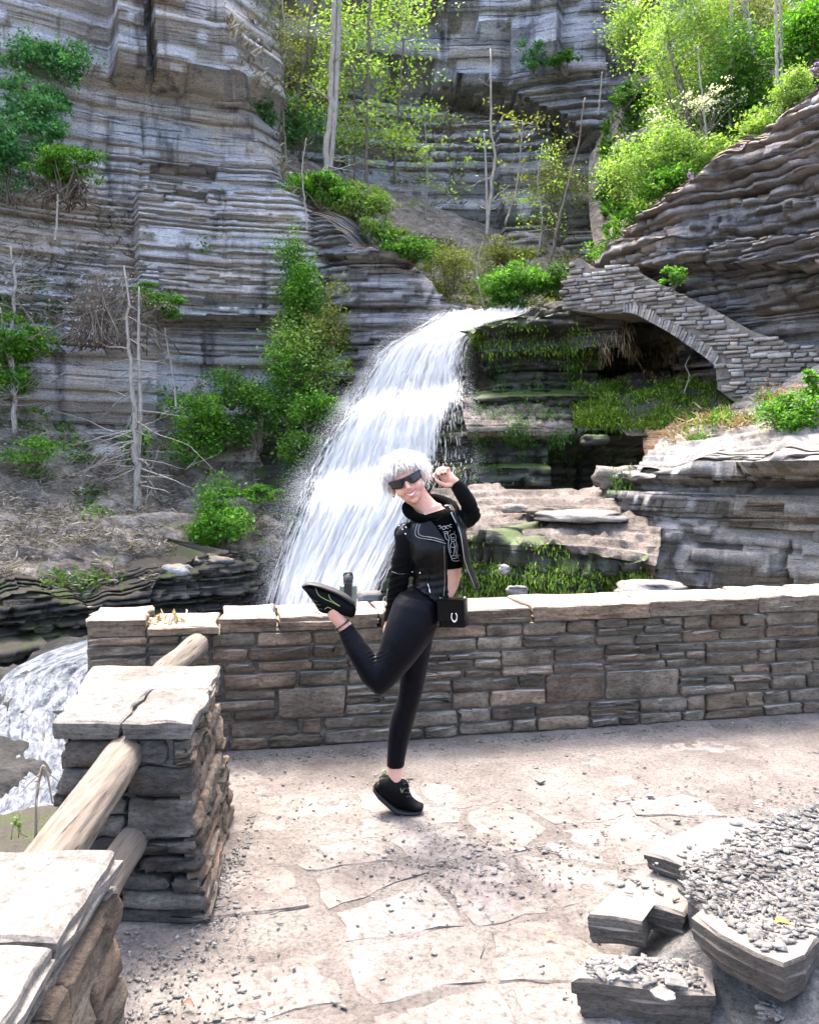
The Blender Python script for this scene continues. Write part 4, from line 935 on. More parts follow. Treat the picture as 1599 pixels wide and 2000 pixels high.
bush(195, 600, 120, 75, 23.4, 'litter', 700, .045, 'grey leafless brush on the slope left of the bare tree', name='thicket', group=GL, stems=90, trunk_r=.02, feet=.8)
bush(585, 545, 52, 95, 26.2, 'leaf_bright', 4200, .075, 'tall green shrub against the cliff corner above the yellow one', group=GL, spread=.2)
bush(575, 660, 58, 95, 25.6, 'leaf_lime', 3000, .07, 'yellow-green shrub hanging on the rock left of the waterfall', group=GL, spread=.22)
bush(645, 630, 45, 75, 25.8, 'leaf_olive', 2000, .06, 'sparse olive shrub on the spur beside the waterfall top', group=GL, spread=.25)
bush(560, 735, 55, 80, 25.2, 'leaf_bright', 1700, .07, 'fresh green shrub low on the rock strip left of the waterfall', group=GL, spread=.24)
bush(632, 720, 42, 62, 25.2, 'leaf_lime', 1300, .06, 'pale green shrub touching the left side of the waterfall', group=GL, spread=.26)
bush(585, 880, 40, 42, 23.6, 'leaf_dark', 1800, .06, 'dark green shrub in the shade at the waterfall foot', group=GL, spread=.26)
bush(455, 760, 60, 40, 25.4, 'leaf_dark', 1800, .065, 'thin dark brush at the base of the pale cliff', group=GL, spread=.28)
bush(95, 265, 40, 36, 24.8, 'leaf_teal', 1200, .08, 'blue-green bush wedged between the upper left bushes', group=GL, spread=.22)
bush(45, 120, 50, 60, 26, 'leaf_teal', 1800, .08, 'pale blue-green bush in the top left corner', group=GL, spread=.26)
bush(75, 880, 55, 28, 21.6, 'leaf_bright', 900, .06, 'low leafy patch on the slope beside the left trunk', group=GL, spread=.3)
# middle
trunk_tree([(560, 330, 31), (552, 200, 31), (556, 90, 31), (548, -40, 31)], .05, .03, 'slim grey trunk left of the dark leaning trunk', twigs=18, tl=(.6, 1.6), seed=31, crown=('leaf_olive', 900, .06, .25))
trunk_tree([(690, 380, 32), (694, 260, 32), (690, 120, 32), (697, -40, 32)], .045, .03, 'slim dark stem just right of the tallest trunk', bark='bark_dark', twigs=22, tl=(.8, 2), seed=32, crown=('leaf_lime', 1500, .065, .28))
trunk_tree([(830, 430, 34), (834, 330, 34), (828, 220, 34)], .04, .02, 'thin stem in front of the dark back wall', twigs=12, tl=(.5, 1.3), seed=33)
trunk_tree([(1050, 500, 30), (1058, 430, 30), (1050, 350, 30), (1060, 280, 30)], .035, .018, 'thin stem between the dead trunk and the leaning trunk', twigs=14, tl=(.4, 1.2), seed=34, crown=('leaf_lime', 500, .06, .2))
trunk_tree([(1425, 250, 25.6), (1420, 150, 25.6), (1428, 40, 25.6), (1424, -40, 25.6)], .05, .035, 'slim trunk among the deep green trees at upper right', twigs=10, tl=(.5, 1.4), seed=35)
bush(1235, 60, 60, 80, 33, 'leaf_lime', 2600, .075, 'light green tree top beside the black cleft', name='spring_tree', cat='tree', group=GR, spread=.22, trunk_r=.05)
bush(512, 205, 48, 48, 30, 'leaf_teal', 2400, .09, 'dark blue-green bush at the top right corner of the pale cliff', group=GC)
bush(590, 255, 45, 60, 32, 'leaf_teal', 1600, .09, 'thin dark green bush behind the tall pale trunk, left', group=GC, spread=.25)
bush(490, 70, 65, 110, 31, 'leaf_olive', 3600, .06, 'bare grey-green tree top beside the upper cliff', name='bare_tree', cat='tree', group=GC, stems=26, spread=.25, hollow=.2)
bush(600, 120, 70, 150, 34, 'leaf_olive', 4500, .065, 'thin grey-green tree left of the tall pale trunk', name='thin_tree', cat='tree', group=GC, stems=20, spread=.25, hollow=.2)
bush(628, 368, 58, 40, 28, 'leaf_bright', 3000, .085, 'green bush at the foot of the tall pale trunk', group=GC)
bush(708, 405, 52, 45, 28.6, 'leaf_lime', 3000, .08, 'lime green bush on the spur right of the tall trunk', group=GC)
bush(745, 445, 34, 34, 28, 'leaf_lime', 1400, .08, 'small lime bush lower on the spur', group=GC)
bush(800, 490, 60, 32, 28.4, 'leaf_bright', 1800, .08, 'low green bush on the slope above the lip of the fall', group=GC, spread=.22)
bush(880, 525, 60, 48, 29, 'leaf_olive', 1900, .07, 'brownish green undergrowth bush above the waterfall lip', group=GC, spread=.24)
bush(1018, 553, 66, 46, 27.6, 'leaf_bright', 6500, .075, 'vivid green bush right behind the waterfall lip', group=GC, foot=(1018, 606))
bush(1095, 545, 34, 46, 27.4, 'leaf_dark', 2400, .075, 'darker green bush between the vivid bush and the bridge pier', group=GC, foot=(1095, 606))
bush(985, 490, 60, 28, 31, 'leaf_olive', 1500, .08, 'olive brush on the bank behind the vivid bush', group=GC, spread=.24)
bush(1090, 370, 60, 110, 34, 'leaf_olive', 2400, .075, 'thin olive tree leafing out in front of the back wall', name='thin_tree', cat='tree', group=GC, spread=.24, hollow=.2, stems=8)
bush(1040, 110, 30, 42, 38, 'leaf_teal', 700, .1, 'small dark bush clinging to the back wall', group=GC)
bush(1105, 125, 30, 26, 38, 'leaf_dark', 600, .1, 'tiny bush on the ledge of the back wall, right', group=GC)
trunk_tree([(632, 385, 29), (640, 280, 29), (648, 150, 29), (655, -60, 29)], .13, .09, 'tallest pale straight trunk rising out of the picture, centre', name='tall_tree', twigs=8, tl=(.8, 2), seed=1, forks=[[(640, 385, 29.1), (652, 250, 29), (660, 100, 29), (664, -60, 29)]])
trunk_tree([(715, 400, 31), (716, 250, 31), (720, 100, 31), (722, -40, 31)], .07, .05, 'slender tree with layered lime green sprays, centre', name='slender_tree', bark='bark_dark', twigs=46, tl=(1., 2.8), crown=('leaf_lime', 5200, .075, .3), seed=2, up=.12)
trunk_tree([(770, 360, 33), (775, 250, 33), (785, 120, 33), (790, -20, 33)], .06, .03, 'second slender lime green tree, nearer the dark back wall', name='slender_tree', bark='bark_dark', twigs=26, tl=(1., 2.4), crown=('leaf_lime', 1900, .075, .3), seed=3, up=.12)
trunk_tree([(572, 300, 32), (580, 200, 32), (600, 90, 32), (612, -40, 32)], .08, .05, 'dark leaning trunk left of the tallest pale trunk', bark='bark_dark', twigs=14, tl=(.8, 2), seed=4)
trunk_tree([(535, 280, 31), (532, 180, 31), (520, 60, 31), (510, -40, 31)], .06, .03, 'thin grey trunk above the cliff corner', twigs=14, tl=(.8, 2), seed=5)
trunk_tree([(950, 465, 30), (957, 380, 30), (966, 300, 30), (957, 240, 30), (960, 95, 30)], .075, .03, 'crooked pale dead trunk standing before the dark back wall', twigs=12, tl=(.4, 1.2), seed=6, forks=[[(952, 440, 30), (950, 370, 30), (948, 310, 30), (945, 260, 30)]])
trunk_tree([(1072, 520, 29), (1096, 410, 29), (1125, 300, 29), (1142, 190, 29)], .07, .025, 'trunk leaning right above the vivid green bush', bark='bark_dark', twigs=16, tl=(.5, 1.6), seed=7)
trunk_tree([(985, 440, 31), (1008, 370, 31), (1018, 270, 31), (1020, 235, 31)], .045, .02, 'thin crooked sapling beside the pale dead trunk', twigs=14, tl=(.4, 1.2), seed=8, crown=('leaf_olive', 400, .07, .2))
trunk_tree([(945, 600, 28), (935, 560, 28), (930, 520, 28), (942, 470, 28)], .04, .02, 'pale bent stem just above the waterfall lip', twigs=5, tl=(.3, .8), seed=9)
trunk_tree([(1168, 225, 35), (1172, 180, 35), (1176, 140, 35)], .05, .03, 'short bare stub by the dark cleft', twigs=6, tl=(.3, .9), seed=10)
# left bare trees
trunk_tree([(30, 850, 22.6), (27, 760, 22.6), (22, 660, 22.6), (30, 560, 22.6), (20, 480, 22.6)], .08, .03, 'bare pale trunk close to the left picture edge', twigs=40, tl=(.5, 1.8), seed=11, forks=[[(26, 730, 22.6), (12, 660, 22.6), (0, 600, 22.6)]])
trunk_tree([(270, 1012, 21.6), (270, 930, 21.6), (264, 840, 21.6), (258, 740, 21.6), (252, 640, 21.6), (246, 520, 21.6)], .13, .02, 'bare tree with drooping branches in the middle of the left slope', twigs=60, tl=(.5, 1.9), seed=12, up=-.25, forks=[[(268, 900, 21.7), (274, 800, 21.7), (271, 680, 21.7), (272, 560, 21.7)]])
trunk_tree([(108, 470, 23.6), (112, 430, 23.6), (113, 380, 23.6)], .04, .025, 'short pale stem below the brown thicket', twigs=4, tl=(.2, .6), seed=13)
trunk_tree([(345, 800, 23.4), (338, 740, 23.4), (330, 690, 23.4), (322, 640, 23.4)], .03, .012, 'thin twiggy sapling beside the wide green bush', twigs=16, tl=(.4, 1.1), seed=14)
trunk_tree([(600, 450, 26), (596, 400, 26), (590, 330, 26), (598, 270, 26)], .03, .015, 'thin pale sapling above the cliff corner shrub', twigs=10, tl=(.4, 1), seed=15)
# right
bush(1325, 130, 105, 190, 27, 'leaf_lime', 9000, .075, 'large airy yellow-green tree at the upper right', name='spring_tree', cat='tree', group=GR, foot=(1380, 390), spread=.15, hollow=.2, trunk_r=.06)
bush(1275, 330, 88, 78, 24.8, 'leaf_lime', 6500, .07, 'bright lime tree leaning out over the right cliff', name='spring_tree', cat='tree', group=GR, foot=(1350, 380), spread=.17, droop=.2)
bush(1300, 375, 60, 42, 24, 'leaf_bright', 2800, .07, 'low bright green branch mass at the cliff corner', group=GR)
bush(1205, 345, 46, 48, 28, 'leaf_dark', 3000, .08, 'dark green bush in the gap left of the lime tree', group=GR)
bush(1220, 190, 40, 26, 34, 'leaf_dark', 900, .09, 'dark bush on the ledge beside the black cleft', group=GR)
bush(1455, 170, 85, 130, 26, 'leaf_dark', 7000, .08, 'deep green tree behind the white blossoms', name='leafy_tree', cat='tree', group=GR, spread=.18, trunk_r=.05)
bush(1440, 40, 90, 110, 29, 'leaf_olive', 5500, .08, 'olive green tree at the top edge, right of centre', name='leafy_tree', cat='tree', group=GR, spread=.18, trunk_r=.05)
bush(1575, 60, 70, 110, 24, 'leaf_bright', 6000, .08, 'bright green tree in the top right corner', name='leafy_tree', cat='tree', group=GR, spread=.18, trunk_r=.05)
bush(1490, 250, 60, 55, 23, 'leaf_lime', 2600, .065, 'sunlit low bush along the top of the right cliff', group=GR, spread=.22)
bush(1400, 300, 55, 45, 23.4, 'leaf_lime', 2600, .065, 'lime green bush just above the purple flowers', group=GR, spread=.22)
bush(1545, 165, 45, 45, 22.4, 'leaf_lime', 2000, .065, 'pale green bush below the twin trunks', group=GR, spread=.22)
bush(1375, 215, 105, 55, 25, 'blossom', 700, .06, 'white flowering tree among the green at upper right', name='blossom_tree', cat='tree', group=GR, spread=.07, clump=16, hollow=.1)
trunk_tree([(1517, 185, 23.4), (1516, 110, 23.4), (1514, 30, 23.4), (1512, -40, 23.4)], .055, .045, 'left one of the twin pale trunks at the right', twigs=5, tl=(.4, 1), seed=16)
trunk_tree([(1526, 180, 23.6), (1525, 110, 23.6), (1524, 40, 23.6), (1520, -40, 23.6)], .04, .03, 'right one of the twin pale trunks at the right', twigs=5, tl=(.4, 1), seed=17)
trunk_tree([(1380, 330, 24.4), (1376, 240, 24.4), (1366, 150, 24.4), (1362, 90, 24.4)], .04, .02, 'thin trunk showing through the lime foliage', twigs=14, tl=(.4, 1.3), seed=18)
trunk_tree([(1340, 250, 25.4), (1336, 200, 25.4), (1318, 140, 25.4), (1300, 80, 25.4)], .05, .02, 'slanting stem inside the large yellow-green tree', bark='bark_dark', twigs=14, tl=(.5, 1.4), seed=19)
trunk_tree([(1470, 120, 27), (1462, 60, 27), (1450, -30, 27)], .12, .09, 'stout trunk at the top edge among the right trees', twigs=6, tl=(.5, 1.4), seed=20)
bush(1452, 285, 26, 11, 21.6, 'purple', 500, .035, 'patch of purple flowers on the right cliff top', name='flower_patch', cat='flowers', group='purple flowers', stems=4)
bush(1350, 352, 9, 19, 21.8, 'purple', 260, .035, 'narrow streak of purple flowers at the cliff edge', name='flower_patch', cat='flowers', group='purple flowers', stems=3)
bush(1592, 137, 16, 12, 19.6, 'purple', 260, .035, 'purple flowers at the right picture edge, near the top', name='flower_patch', cat='flowers', group='purple flowers', stems=3)
bush(1312, 545, 22, 24, 20.6, 'leaf_bright', 700, .05, 'leafy plant growing on top of the bridge wall', name='plant', cat='plant', group='plants on the rocks at the right', stems=4)
bush(1540, 815, 42, 62, 16.4, 'leaf_bright', 4200, .05, 'bright green bush on the shale slope at the right edge', group='plants on the rocks at the right', spread=.2, hollow=.2)
bush(1585, 760, 26, 30, 16.6, 'leaf_bright', 1100, .05, 'small green bush above it at the right picture edge', group='plants on the rocks at the right')
bush(1325, 862, 18, 14, 19, 'leaf_bright', 420, .05, 'green tuft beside the ochre outcrop', name='plant', cat='plant', group='plants on the rocks at the right', stems=3)
bush(1180, 490, 50, 16, 26, 'leaf_bright', 600, .06, 'green plants on the path behind the bridge pier', name='plant', cat='plant', group=GC, stems=3)
trunk_tree([(1335, 770, 21.4), (1345, 735, 21.2), (1338, 715, 21.2), (1347, 695, 21.2)], .02, .01, 'crooked dead branch standing in the dark arch', twigs=4, tl=(.2, .5), seed=21)
# ---------------------------------------------------------------- ground cover
def surf_pts(names, region, n, rng):
    vs = []
    for o in bpy.data.objects:
        if o.type == 'MESH' and o.parent is None and o.name.split('.')[0] in names:
            a = np.zeros(len(o.data.vertices)*3, np.float32); o.data.vertices.foreach_get('co', a); vs.append(a.reshape(-1, 3))
    v = np.concatenate(vs); x, y = proj(v); k = np.zeros(len(v), bool)
    for r in region: k |= inpoly(x, y, r)
    v = v[k]
    k = rng.integers(0, len(v), n*5); k = k[noise(v[k, 0]*1.7, v[k, 1]*1.7, v[k, 2]*2.5, 5)+rng.normal(0, .22, n*5) > .05][:n]
    return v[k]+rng.normal(0, .05, (len(k), 3))*(1, 1, 1.6)
def blades(name, pts, ln, w, m, rng, label, cat, up=1., spread=.5):
    n = len(pts); d = rng.normal(size=(n, 3))*spread; d[:, 2] = up; d[:, 1] -= .35; d /= np.linalg.norm(d, axis=1)[:, None]
    L = rng.uniform(*ln, n)[:, None]; s = np.cross(d, rng.normal(size=(n, 3))); s /= np.linalg.norm(s, axis=1)[:, None]; s *= w*rng.uniform(.6, 1.3, n)[:, None]
    a = pts; b = pts+d*L*.6; c = pts+d*L+np.array([0, -.02, -.35*abs(up)])*L*.5
    v = np.stack([a-s*.6, a+s*.6, b+s, b-s, c], 1).reshape(-1, 3); i = np.arange(n)[:, None]*5
    f3 = np.concatenate([i+[0, 1, 2], i+[0, 2, 3], i+[3, 2, 4]]); o = obj(name, v, f3, m); return tag(o, label, cat, None, 'stuff')
rg = np.random.default_rng(3)
W_ = ['mossy_rock_wall', 'rock_ledge', 'rock_bench']
blades('moss_cover', surf_pts(W_, [[(912, 630), (1120, 632), (1200, 660), (1250, 760), (1130, 760), (1060, 700), (920, 690)]], 9000, rg), (.03, .13), .013, M['leaf_moss'], rg, 'hanging moss on the upper wet rock wall', 'moss', -1, .3)
blades('moss_cover', surf_pts(W_, [[(900, 1040), (1000, 1046), (1110, 1080), (1180, 1100), (1260, 1110), (1265, 1175), (890, 1175)]], 17000, rg), (.025, .1), .011, M['leaf_moss'], rg, 'thick green moss on the wall under the flat rock shelf', 'moss', -1, .4)
blades('moss_cover', surf_pts(W_, [[(930, 850), (1230, 850), (1230, 960), (930, 960)]], 700, rg), (.05, .18), .016, M['leaf_dark'], rg, 'dark moss in the hollow beside the waterfall', 'moss', -1, .4)
blades('moss_cover', surf_pts(W_, [[(915, 690), (1200, 690), (1250, 850), (1230, 960), (930, 960)]], 7000, rg), (.03, .11), .013, M['leaf_dark'], rg, 'dark moss and creepers over the shaded wet rock wall', 'moss', -1, .5)
blades('grass', surf_pts(['grassy_bank'], [[(1120, 745), (1420, 745), (1380, 800), (1280, 842), (1120, 835)]], 16000, rg), (.04, .16), .014, M['leaf_moss'], rg, 'fresh green grass on the bank under the arch', 'grass', 1)
blades('dry_grass', surf_pts(['grassy_bank', 'shale_slope'], [[(1320, 830), (1400, 760), (1599, 750), (1599, 790), (1400, 850), (1300, 870)]], 2600, rg), (.1, .35), .014, M['dry'], rg, 'pale dry grass between bank and shale slope', 'grass', .5, .9)
blades('grass', surf_pts(['grassy_bank', 'shale_slope'], [[(1340, 830), (1400, 770), (1520, 780), (1470, 820), (1340, 870)]], 1600, rg), (.06, .2), .018, M['leaf_bright'], rg, 'sparse green grass along the shale slope', 'grass', 1)
blades('dry_grass', surf_pts(W_+['grassy_bank'], [[(1150, 610), (1330, 640), (1330, 760), (1200, 740), (1160, 660)]], 900, rg), (.15, .5), .014, M['dry'], rg, 'dry grass hanging below the left end of the bridge', 'grass', -1, .3)
TS = ['talus_slope']; TR = [(-60, 680), (300, 800), (560, 860), (560, 1110), (400, 1140), (-60, 1190)]
blades('dead_litter', surf_pts(TS, [TR], 30000, rg), (.06, .3), .014, M['litter'], rg, 'dead stalks and leaf litter all over the left talus slope', 'litter', .35, 1.)
blades('undergrowth', surf_pts(TS, [[(0, 780), (160, 830), (190, 900), (60, 950), (0, 900)], [(150, 960), (210, 950), (220, 1010), (160, 1020)], [(430, 940), (540, 950), (520, 990), (400, 980)], [(60, 1120), (260, 1130), (250, 1170), (40, 1180)]], 2600, rg), (.06, .2), .035, M['leaf_bright'], rg, 'low green plants scattered on the left talus slope', 'plants', .6, .9)
blades('undergrowth', surf_pts(['hillside'], [[(600, 380), (850, 470), (1000, 500), (1240, 480), (1240, 600), (850, 600), (640, 520)]], 9000, rg), (.08, .35), .03, M['leaf_olive'], rg, 'olive undergrowth on the slope above the waterfall', 'plants', .6, .9)
blades('undergrowth', surf_pts(['hillside'], [[(1180, 520), (1180, 100), (1400, -20), (1700, -60), (1700, 200), (1500, 330), (1250, 480)]], 16000, rg), (.15, .5), .045, M['leaf_dark'], rg, 'dense green undergrowth covering the upper right slope', 'plants', .6, .9)
blades('undergrowth', surf_pts(['rock_spur', 'waterfall_rock'], [[(520, 640), (680, 640), (700, 760), (600, 900), (520, 890)]], 6500, rg), (.06, .26), .03, M['leaf_moss'], rg, 'green creepers on the rock left of the waterfall', 'plants', .3, .9)
blades('undergrowth', surf_pts(['cliff'], [[(430, 0), (640, 0), (640, 420), (560, 380), (470, 180)], [(640, 200), (950, 260), (950, 480), (700, 420)]], 8000, rg), (.1, .45), .03, M['litter'], rg, 'bare brush and dead stems on the back slope', 'plants', .6, .8)
blades('undergrowth', surf_pts(['cliff', 'talus_slope'], [[(0, 380), (190, 380), (300, 450), (250, 700), (0, 780)]], 3500, rg), (.1, .4), .02, M['litter'], rg, 'dry brush clinging to the left cliff foot', 'plants', .5, .9)
blades('undergrowth', surf_pts(['cliff'], [[(0, 560), (120, 530), (120, 640), (0, 660)], [(260, 560), (350, 570), (350, 630), (270, 630)], [(370, 460), (430, 455), (420, 490), (370, 490)]], 800, rg), (.06, .2), .03, M['leaf_dark'], rg, 'small green tufts in cracks of the pale cliff', 'plants', .4, .9)
# twig arch and sprout beyond the log rail
mb = MB(); tw = smoothline([P(70, 1640, 5.4), P(72, 1560, 5.4), P(84, 1497, 5.4), P(94, 1520, 5.4), P(103, 1570, 5.4)], 20); mb.add(*tube(tw, np.linspace(.012, .005, 20), 5))
for q in range(8): i = rg.integers(3, 19); limb(mb, tw[i], tw[i]+rg.normal(0, .07, 3)+(0, 0, -.06), .005, .002, rg, .1, 4, 4)
tag(mb.build('dead_twig', M['twig'], None, base=P(70, 1640, 5.4)), 'bent dead twig standing beyond the log rail', 'twig')
bush(36, 1612, 9, 26, 5.3, 'leaf_lime', 60, .016, 'small green sprout left of the thick log rail', name='sprout', cat='plant', stems=3, trunk_r=.004, clump=6)
# ================================================================ the woman, her bag, the bottle
Y0 = 3.655
PX = Y0/F                                        # metres per photo pixel at her distance
def pp(x, y, d=0.): return P(x, y, Y0+d)
def edge_loft(rows, n=24, sub=5, close=(1, 1)):
    """solid through pairs of outline points ((xl,yl),(xr,yr), depth offset, depth radius)"""
    A_ = smoothline([pp(*r[0], r[2]) for r in rows], (len(rows)-1)*sub+1); B_ = smoothline([pp(*r[1], r[2]) for r in rows], (len(rows)-1)*sub+1)
    rd = smoothline([[r[3]] for r in rows], (len(rows)-1)*sub+1)[:, 0]
    c = (A_+B_)/2; a = (B_-A_)/2
    ax = np.gradient(c, axis=0); ax /= np.linalg.norm(ax, axis=1)[:, None]
    def dome(end):
        i = 0 if end == 0 else -1; s = -1 if end == 0 else 1; o = []
        for k in (.5, .85, .98):
            o.append((c[i]+ax[i]*s*np.linalg.norm(a[i])*k*.7, a[i]*math.sqrt(1-k*k), rd[i]*math.sqrt(1-k*k)))
        return o
    R_ = [(c[i], a[i], rd[i]) for i in range(len(c))]
    if close[0]: R_ = dome(0)[::-1]+R_
    if close[1]: R_ = R_+dome(1)
    th = np.arange(n)/n*2*math.pi; V = []
    for (cc, aa, r) in R_:
        t_ = np.array([0, 1., 0]); V.append(cc+np.cos(th)[:, None]*aa+np.sin(th)[:, None]*t_*r)
    k = len(R_); V = np.array(V).reshape(-1, 3); f = [tuple(map(int, q)) for q in grid_faces(n, k, True)]
    f += [tuple(range(n))[::-1], tuple(range((k-1)*n, k*n))]
    return V, f
def chain(pts, n=12, sub=4):
    """round-ended limb through (x, y, d, radius in photo pixels)"""
    p = smoothline([pp(*q[:3]) for q in pts], (len(pts)-1)*sub+1); r = smoothline([[q[3]*PX] for q in pts], (len(pts)-1)*sub+1)[:, 0]
    return capsule(p, r, n)
def capsule(p, r, n=12):
    p = np.asarray(p, float); r = np.asarray(r, float); t_ = np.gradient(p, axis=0); t_ /= np.linalg.norm(t_, axis=1)[:, None]
    ks = (.4, .75, .95, .995)
    P_ = [p[0]-t_[0]*r[0]*k for k in ks[::-1]]+list(p)+[p[-1]+t_[-1]*r[-1]*k for k in ks]
    r_ = [r[0]*math.sqrt(1-k*k) for k in ks[::-1]]+list(r)+[r[-1]*math.sqrt(1-k*k) for k in ks]
    v, f = tube(P_, r_, n, False); k = len(P_)
    f = [tuple(map(int, q)) for q in f]+[tuple(range(n))[::-1], tuple(range((k-1)*n, k*n))]
    return v, f
def ball(c, r, rot=None, n=16, m=10):
    u, v = np.meshgrid(np.arange(n)/n*2*math.pi, np.linspace(.02, math.pi-.02, m)); q = np.stack([np.sin(v)*np.cos(u), np.sin(v)*np.sin(u), np.cos(v)], -1).reshape(-1, 3)*np.asarray(r)
    if rot is not None: q = q@rot
    f = [tuple(map(int, a)) for a in grid_faces(n, m, True)]+[tuple(range(n))[::-1], tuple(range((m-1)*n, m*n))]
    return q+c, f
def fuse(parts, voxel, smooth=4, name='fused'):
    v, f, n = [], [], 0
    for a, b in parts: v += np.asarray(a).tolist(); f += [tuple(i+n for i in q) for q in b]; n += len(a)
    me = bpy.data.meshes.new(name); me.from_pydata(v, [], f); o = bpy.data.objects.new(name, me); COL.objects.link(o)
    r_ = o.modifiers.new('r', 'REMESH'); r_.mode = 'VOXEL'; r_.voxel_size = voxel; r_.use_smooth_shade = True
    s_ = o.modifiers.new('s', 'SMOOTH'); s_.factor = .5; s_.iterations = smooth
    out = bpy.data.meshes.new_from_object(o.evaluated_get(bpy.context.evaluated_depsgraph_get()))
    bpy.data.objects.remove(o); bpy.data.meshes.remove(me); return out
def attach(name, me, m, parent):
    me.name = name; me.materials.clear(); me.materials.append(m); me.transform(Matrix.Translation(-wpos(parent)))
    me.polygons.foreach_set('use_smooth', np.ones(len(me.polygons), bool)); return link_mesh(name, me, None, parent)
def bvh_of(o):
    w = wpos(o); return BVHTree.FromPolygons([tuple(v.co+w) for v in o.data.vertices], [tuple(p.vertices) for p in o.data.polygons])
EYE = Vector((0, 0, CH))
def hit(bv, x, y, off=.002, fallback=0.):
    d = (Vector(pp(x, y))-EYE).normalized(); h = bv.ray_cast(EYE, d)[0]
    if h is None: h = Vector(pp(x, y, fallback))
    return np.array(h-d*off)
def trace(bv, line, r, n=None, off=.001, sides=6, fallback=0.):
    n = n or 4*len(line); p = smoothline([(a, b) for a, b in line], n); q = np.array([hit(bv, a, b, off, fallback) for a, b in p])
    q[1:-1] = (q[:-2]+2*q[1:-1]+q[2:])/4; return tube(q, r, sides)
def panel(bv, poly, off, th, name, m, parent, step=3.):
    """thin piece of cloth or leather lying on a surface, outlined in the photo"""
    poly = np.array(poly, float); x0, y0 = poly.min(0); x1, y1 = poly.max(0); bm = bmesh.new()
    vs = [bm.verts.new((a, b, 0)) for a, b in poly]; fc = bm.faces.new(vs); bmesh.ops.triangulate(bm, faces=[fc])
    for q in range(4):
        es = [e for e in bm.edges if e.calc_length() > step]
        if es: bmesh.ops.subdivide_edges(bm, edges=es, cuts=1)
        bmesh.ops.triangulate(bm, faces=bm.faces[:])
    ro = bmesh.ops.extrude_face_region(bm, geom=bm.faces[:]); new = {v for v in ro['geom'] if isinstance(v, bmesh.types.BMVert)}
    w = np.array(wpos(parent))
    for v in bm.verts: v.co = Vector(hit(bv, v.co.x, v.co.y, off+th if v in new else off-.002)-w)
    bmesh.ops.recalc_face_normals(bm, faces=bm.faces[:]); me = bpy.data.meshes.new(name); bm.to_mesh(me); bm.free(); me.materials.append(m)
    return link_mesh(name, me, None, parent)
def fabric(name, col, rough, spec, bs, bst, sheen=0.):
    t = NT(name); n = t.noise(t.pos(), bs, 5, .65); n2 = t.noise(t.pos((1, 1, .6)), 22, 3)
    c = t.mix(n2, tuple(q*.7 for q in col), tuple(q*1.3 for q in col)); b = t.bsdf(c, rough, t.bump(n, bst, .002, t.bump(n2, .35, .012)), spec)
    b.inputs['Sheen Weight'].default_value = sheen; b.inputs['Sheen Roughness'].default_value = .4
    return t.done(b.outputs[0])
M['leather'] = fabric('black_leather', (.0022, .0022, .0028), .33, .15, 260, .25)
M['sleeve'] = fabric('black_knit', (.0032, .0032, .0036), .8, .06, 420, .3, .02)
M['legging'] = fabric('navy_legging', (.0017, .0016, .0036), .48, .09, 600, .08, .03)
M['tee'] = fabric('black_cotton', (.0015, .0015, .0018), .9, .03, 500, .2)
M['shoe'] = fabric('black_mesh_shoe', (.002, .002, .0022), .6, .08, 700, .3)
M['sole'] = simple('grey_black_rubber', (.012, .012, .013), .6, .3)
M['lime'] = simple('lime_trim', (.26, .31, .1), .5)
M['silver'] = simple('silver_metal', (.72, .72, .74), .25, .5, 1.)
M['zip'] = simple('gunmetal', (.3, .3, .32), .35, .5, 1.)
M['white'] = simple('white_print', (.42, .42, .44), .8)
t = NT('skin'); n = t.noise(t.pos(), 35, 4); b = t.bsdf(t.mix(n, (.5, .255, .185), (.6, .33, .25)), .48, t.bump(t.noise(t.pos(), 500, 3), .12, .001), .4)
b.inputs['Subsurface Weight'].default_value = .15; b.inputs['Subsurface Radius'].default_value = (.012, .005, .003); M['skin'] = t.done(b.outputs[0])
M['lip'] = simple('lips', (.42, .12, .11), .4); M['teeth'] = simple('teeth', (.6, .57, .52), .3)
t = NT('platinum_hair'); g = t.n('ShaderNodeNewGeometry'); b = t.bsdf(t.ramp(g.outputs['Random Per Island'], [(0, (.4, .34, .29)), (.3, (.72, .68, .64)), (1, (.88, .87, .86))]), .5, None, .4); M['hair'] = t.done(b.outputs[0])
M['lens'] = simple('smoked_lens', (.012, .011, .014), .12, .35); M['frame'] = simple('black_plastic', (.012, .012, .012), .3)

me_ = thing('person', pp(795, 1586, .05), 'person in black leather jacket and leggings posing on one leg, one foot kicked up behind', 'person')
me_.location.z = 0
# ---- head frame
Hc = pp(794, 939, -.02); up = Vector((-.40, -.05, .915)).normalized(); fw = Vector((-.07, -.98, .06)); fw = (fw-up*fw.dot(up)).normalized(); rt = up.cross(fw)
HM = np.array([rt, fw, up])
if HM[0][0] < 0: HM[0] = -HM[0]
def hp(x, y, z): return Hc+np.array([x, y, z])@HM
def hb(x, y, z, r): return ball(hp(x, y, z), r, HM)
torso = [((815, 1010), (866, 992), 0., .05), ((797, 1034), (890, 996), 0., .07), ((795, 1056), (903, 1022), 0., .09), ((801, 1086), (903, 1062), -.005, .105),
         ((808, 1115), (901, 1100), 0, .085), ((811, 1138), (898, 1130), 0, .08), ((803, 1158), (890, 1155), 0, .09), ((788, 1180), (868, 1185), 0, .1)]
grow = lambda rows, e, rd: [((a[0]-e, a[1]), (b[0]+e, b[1]), d, r+rd) for a, b, d, r in rows]
